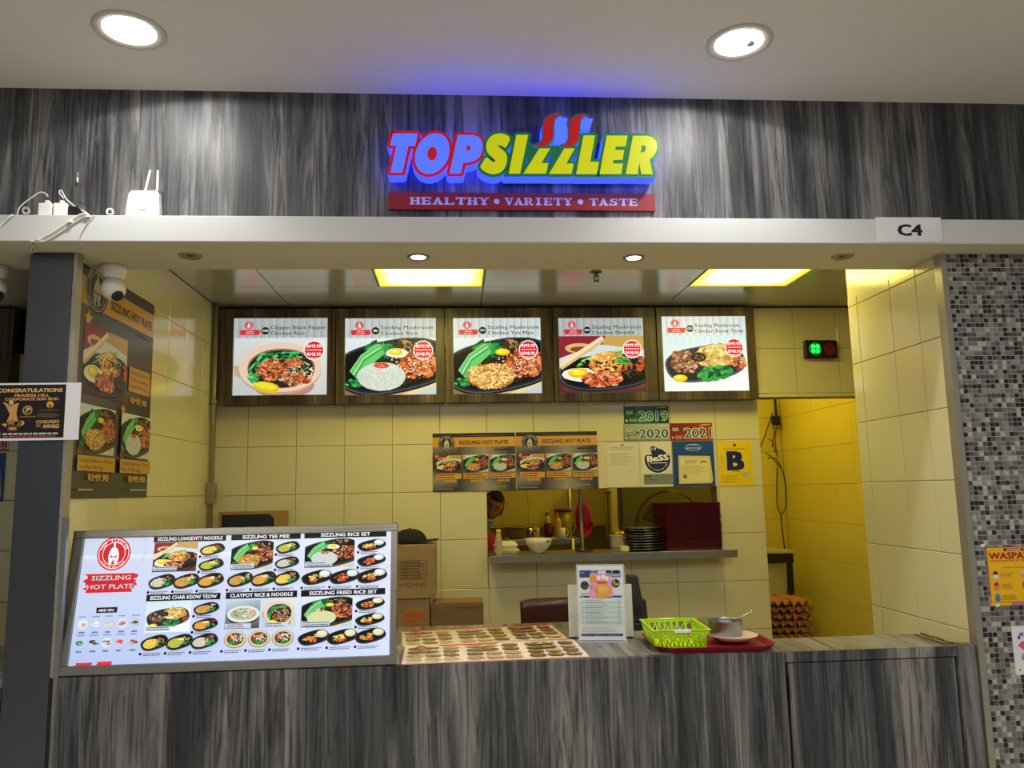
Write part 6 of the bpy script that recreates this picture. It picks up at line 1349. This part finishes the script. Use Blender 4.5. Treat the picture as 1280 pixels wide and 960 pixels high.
# ================================================================ ON THE COUNTER
TOPZ = CT+.0006
def placemat(name, label, TL, BL, BR, seed, red_top, dull, lift=0):
    """laminated menu sheet lying on the counter; TL, BL, BR: (x, y) on the counter"""
    ux = Vector(BR)-Vector(BL); W_ = ux.length; ang = math.atan2(ux.y, ux.x); D_ = (Vector(TL)-Vector(BL)).length
    t = thing(name, label, 'menu sheet', (BL[0], BL[1], TOPZ+lift), (0, 0, ang), 'laminated menu sheets on the counter')
    MB().box(0, W_, 0, D_, 0, .0012).build('sheet', 'paper', t)
    c = Cv(W_, D_, 6e-6); c.R = random.Random(seed); base = 'f0d8d4' if not dull else 'dcc6a8'
    c.rect(0, 0, 1, 1, 'f3e4e0' if not dull else 'e2d2b4'); c.rect(0, 0, 1, .03, 'd84a4c'); c.rect(.01, .94, 1, 1, 'f3e4e0' if not red_top else 'd0303a')
    c.ell(.09, .93, .03, .045, 'd02c38'); brush(c, .17, .90, .56, .985, 'd02c38') if not red_top else None
    for s_, (xa, xb) in enumerate(((.02, .32), (.35, .66), (.69, .985))):
        for r_ in range(4):
            for k in range(3):
                w2 = (xb-xa)/3; x = xa+w2*k; y = .07+.205*r_
                if r_ >= 2 and k == 1: continue
                big = (r_ >= 2 and k == 0)
                wq = w2*(1.9 if big else .96); cc_ = c.R.choice([MEAT, YEL, MEAT+YEL, YEL+GREENS[:3], MEAT+GREENS[:2]])
                c.sup(x+wq*.47, y+.1, wq*.47, .075, '7a6244' if c.R.random() < .5 else 'c0a888', .12, 20, .8); c.scatter(x+wq*.47, y+.105, wq*.4, .055, 26, wq*.05, wq*.13, cc_+['e8d8b8'], .1, .6)
                c.lines(x+.005, y-.015, x+w2*.9, y+.012, 1, '6a5a50', .5)
    o = c.build('menu_print', 'print', t, (0, 0, .0014)); o.rotation_euler = (-PI/2, 0, 0)
    o2 = t.children[0]; return t
placemat('menu_sheet', 'laminated menu sheet with a red heading, nearest the counter edge', (-.191, 3.357), (-.208, 3.004), (.491, 3.018), 3, False, False, .0016)
placemat('menu_sheet', 'laminated menu sheet with a red top border, lying behind the nearer one', (-.205, 3.718), (-.224, 3.34), (.465, 3.40), 9, True, True)
# acrylic stands
mat('acrylic', 'e6ecf2', .1, alpha=.35)
t = thing('menu_stand', 'upright acrylic stand with a white price list and a pink card', 'sign', (.498, 3.343, TOPZ), (0, 0, -.18))
W_, H_ = .201, .312
MB().box(0, W_, .002, .006, .0, H_).build('acrylic_sheet', 'acrylic', t); MB().box(-.002, W_+.002, -.03, .045, 0, .0025).build('acrylic_foot', 'acrylic', t)
MB().box(.006, W_-.006, -.0005, .0015, .006, H_-.006).build('paper_sheet', 'paper', t)
c = Cv(W_-.012, H_-.012, 1e-5); A = c.w/c.h
c.rect(0, 0, 1, 1, 'e4e8ea'); c.rect(.04, .84, .3, .94, '3a4a7c'); c.text('Menu', .06, .9, .018, 'c8d0e8', .01); c.rect(.3, .87, .95, .94, '8090b8'); c.rect(.38, .89, .46, .93, '4a5684'); c.rect(.63, .88, .74, .94, '2c3560'); c.rect(.45, .9, .62, .93, 'f0f2f4'); c.sup(.85, .915, .075, .022, '181c24', 0, 18); c.rect(.74, .84, .95, .87, '7080a8'); c.rect(.76, .865, .93, .88, 'c8d0dc')
for x_, y_, cc in ((.15, .735, ['4a4c3c', '6a6c50', '38382c', '7a5a48']), (.83, .76, ['c8a45c', '8a6a3c', 'e0c890', '506a38'])): c.ell(x_, y_, .095, .095*A, '2c2c28'); c.scatter(x_, y_, .08, .08*A, 16, .015, .03, cc)
c.text('Top Best', .06, .615, .022, '3a4660', .015); c.rect(.04, .57, .95, .595, '2c4a78'); c.rect(.06, .577, .12, .588, 'c8d4e4')
for i in range(10):
    y = .535-.0335*i; c.rect(.04, y-.014, .95, y+.0155, 'c9dcd8' if i % 2 else 'dfe9ea'); c.rect(.08, y-.003, .11, y+.003, '5a6a78'); c.lines(.15, y-.006, .15+.5*(.7+.3*((i*7) % 5)/4), y+.006, 1, '4a5864', .6, .05); c.rect(.86, y-.003, .91, y+.003, '5a6a78')
c.lines(.06, .1, .95, .185, 4, '8a949c', .2, .3)
for i in range(3): c.quad4(.04+.305*i, .055, .34+.305*i, .085, '5a6494', '2c3560', '2c3560', '5a6494')
c.poly([(.25, .57), (.27, .9), (.72, .9), (.77, .585)], 'e8a8d0'); c.ell(.34, .82, .075, .055, 'f0a03c'); c.ell(.54, .66, .19, .1, 'f0a848'); c.ell(.55, .68, .12, .05, 'f4c070'); c.rect(.4, .76, .66, .79, 'e87838'); c.text('PROMO', .53, .755, .03, 'c83018', .03, 'C', width=.2)
for x_, y_ in ((.46, .84), (.56, .85), (.64, .83)): c.ell(x_, y_, .045, .03, 'f8f4f4')
for x_, y_ in ((.42, .9), (.3, .71), (.67, .88), (.4, .66)): c.ell(x_, y_, .028, .02, '7a3a78'); c.ell(x_, y_, .015, .011, 'f0d8ec')
c.build('print', 'print', t, (.006, -.0008, .006))
t = thing('blank_stand', 'wider blank white acrylic stand directly behind the price list', 'sign', (.470, 3.41, TOPZ+.006), (-.10, 0, -.14)); mat('acrylic_white', 'd8d6cc', .2)
MB().box(0, .272, 0, .004, .0, .215).build('panel', 'acrylic_white', t, bevel=.001); MB().box(0, .272, .005, .05, .0, .003).build('foot', 'acrylic_white', t)
t = thing('card_terminal', 'black payment terminal behind the white acrylic stands', 'terminal', (at(795, 790, Y=3.55).x, 3.55, TOPZ), (0, 0, -.1))
MB().box(-.055, .052, 0, .07, 0, .03).build('base', 'black_plastic', t, bevel=.006); b = MB(); b.prism([(-.03, .0305), (.058, .0305), (.052, .13), (.035, .135), (.02, .235), (-.03, .24)], .012, .05); b.build('body', 'dark_plastic', t, bevel=.005)
MB().box(.0, .03, .008, .0118, .06, .1).build('keypad', 'black_rubber', t)
# tray, basket, saucer, cup
t = thing('serving_tray', 'maroon serving tray on the counter under the green basket', 'tray', (.995, 3.20, TOPZ), (0, 0, -.05)); b = MB(); mat('tray_red', '8c1428', .4)
tray_mesh(b, .238, .185, .022, .055, .016, .003); b.build('tray', 'tray_red', t)
mat('basket_green', 'b8e010', .4); TZ = TOPZ+.0038
bk = thing('plastic_basket', 'lime green slotted plastic basket with white handles on the tray', 'basket', (.866, 3.20, TZ), (0, 0, -.05))
W0, D0, W1, D1, HB = .093, .115, .108, .135, .078
b = MB(); b.box(-W0, W0, -D0, D0, 0, .002); b.build('base', 'basket_green', bk)
def rimring(b, w_, d_, z0, z1, th_):
    b.box(-w_, w_, -d_, -d_+th_, z0, z1); b.box(-w_, w_, d_-th_, d_, z0, z1); b.box(-w_, -w_+th_, -d_+th_, d_-th_, z0, z1); b.box(w_-th_, w_, -d_+th_, d_-th_, z0, z1)
b = MB(); rimring(b, W1+.006, D1+.006, HB-.004, HB, .010); rimring(b, W1, D1, HB-.014, HB-.0041, .003); b.build('rim', 'basket_green', bk, bevel=.001)
b = MB(); RB = random.Random(8)
def wallp(side, s_, z):
    """s_ in -1..1 along a wall, z 0..1"""
    w_, d_ = W0+(W1-W0)*z, D0+(D1-D0)*z; zz = .002+(HB-.012)*z
    return Vector({0: (s_*w_, -d_, zz), 1: (w_, s_*d_, zz), 2: (-s_*w_, d_, zz), 3: (-w_, -s_*d_, zz)}[side])
for side in range(4):
    n = 13
    for i in range(n):
        s0 = -1+2*i/(n-1)
        for dd in (-.34, .26):
            s1_ = s0+dd+RB.uniform(-.12, .12)
            if abs(s1_) > 1: continue
            b.tube([wallp(side, s0, 0), wallp(side, (s0+s1_)/2+RB.uniform(-.03, .03), .5), wallp(side, s1_, 1)], .0026, 5)
    for z in (.0, .12): b.tube([wallp(side, -1, z), wallp(side, 1, z)], .0028, 5)
o = b.build('lattice_wall', 'basket_green', bk); o['kind'] = 'stuff'
for side, yy in ((0, -D1-.008), (2, D1-.001)):
    b = MB(); b.box(-.03, .036, yy, yy+.009, HB-.012, HB+.0015); lab(b.build('handle', 'white_plastic', bk, bevel=.002), 'white snap-on handle of the green basket')
t = thing('saucer', 'shallow cream bowl with a reddish underside on the tray', 'saucer', (1.105, 3.205, TZ)); mat('saucer_cream', 'ecdcc4', .25, coat=.3); mat('saucer_under', 'c88a80', .35)
b = MB(); b.smooth = True; b.lathe([(.101, .03), (.098, .0295), (.06, .012), (.04, .0065), (0, .006)], n=44); b.build('saucer_top', 'saucer_cream', t)
b = MB(); b.smooth = True; b.lathe([(0, 0), (.04, 0), (.045, .003), (.075, .013), (.1005, .0298)], n=44); lab(b.build('saucer_underside', 'saucer_under', t), 'reddish underside of the saucer')
t = thing('steel_pot', 'small stainless steel cup standing in the cream saucer', 'cup', (1.078, 3.20, TZ+.012)); 
b = MB(); b.smooth = True; b.lathe([(0, 0), (.05, 0), (.056, .004), (.066, .016), (.0665, .075), (.069, .077), (.0655, .0775), (.064, .07), (.062, .014), (0, .012)], n=44); b.build('cup_body', 'stainless', t)
mat('sauce_dark', '1c120c', .15); b = MB(); b.lathe([(0, .0), (.0625, 0)], (0, 0, .052), n=30); b.v.append((0, 0, .052)); b.build('sauce', 'sauce_dark', t)
t = thing('spoon', 'steel spoon leaning out of the stainless cup to the right', 'spoon', (0, 0, 0)); p = Vector((1.085, 3.2, TZ+.07)); q = at(941.5, 763, Y=3.16)
b = MB(); b.smooth = True; b.tube([p, p+(q-p)*.45, p+(q-p)*.8, q], [.002, .0022, .003, .0042], 8); b.build('spoon_handle', 'chrome', t)
b = MB(); b.smooth = True; c0 = p+(p-q).normalized()*.012; b.grid(lambda a, v: c0+Vector((.016*math.cos(2*PI*a)*math.cos((v-.5)*PI), .011*math.sin(2*PI*a)*math.cos((v-.5)*PI), .004*math.sin((v-.5)*PI))), 14, 6, True); b.build('spoon_bowl', 'chrome', t)
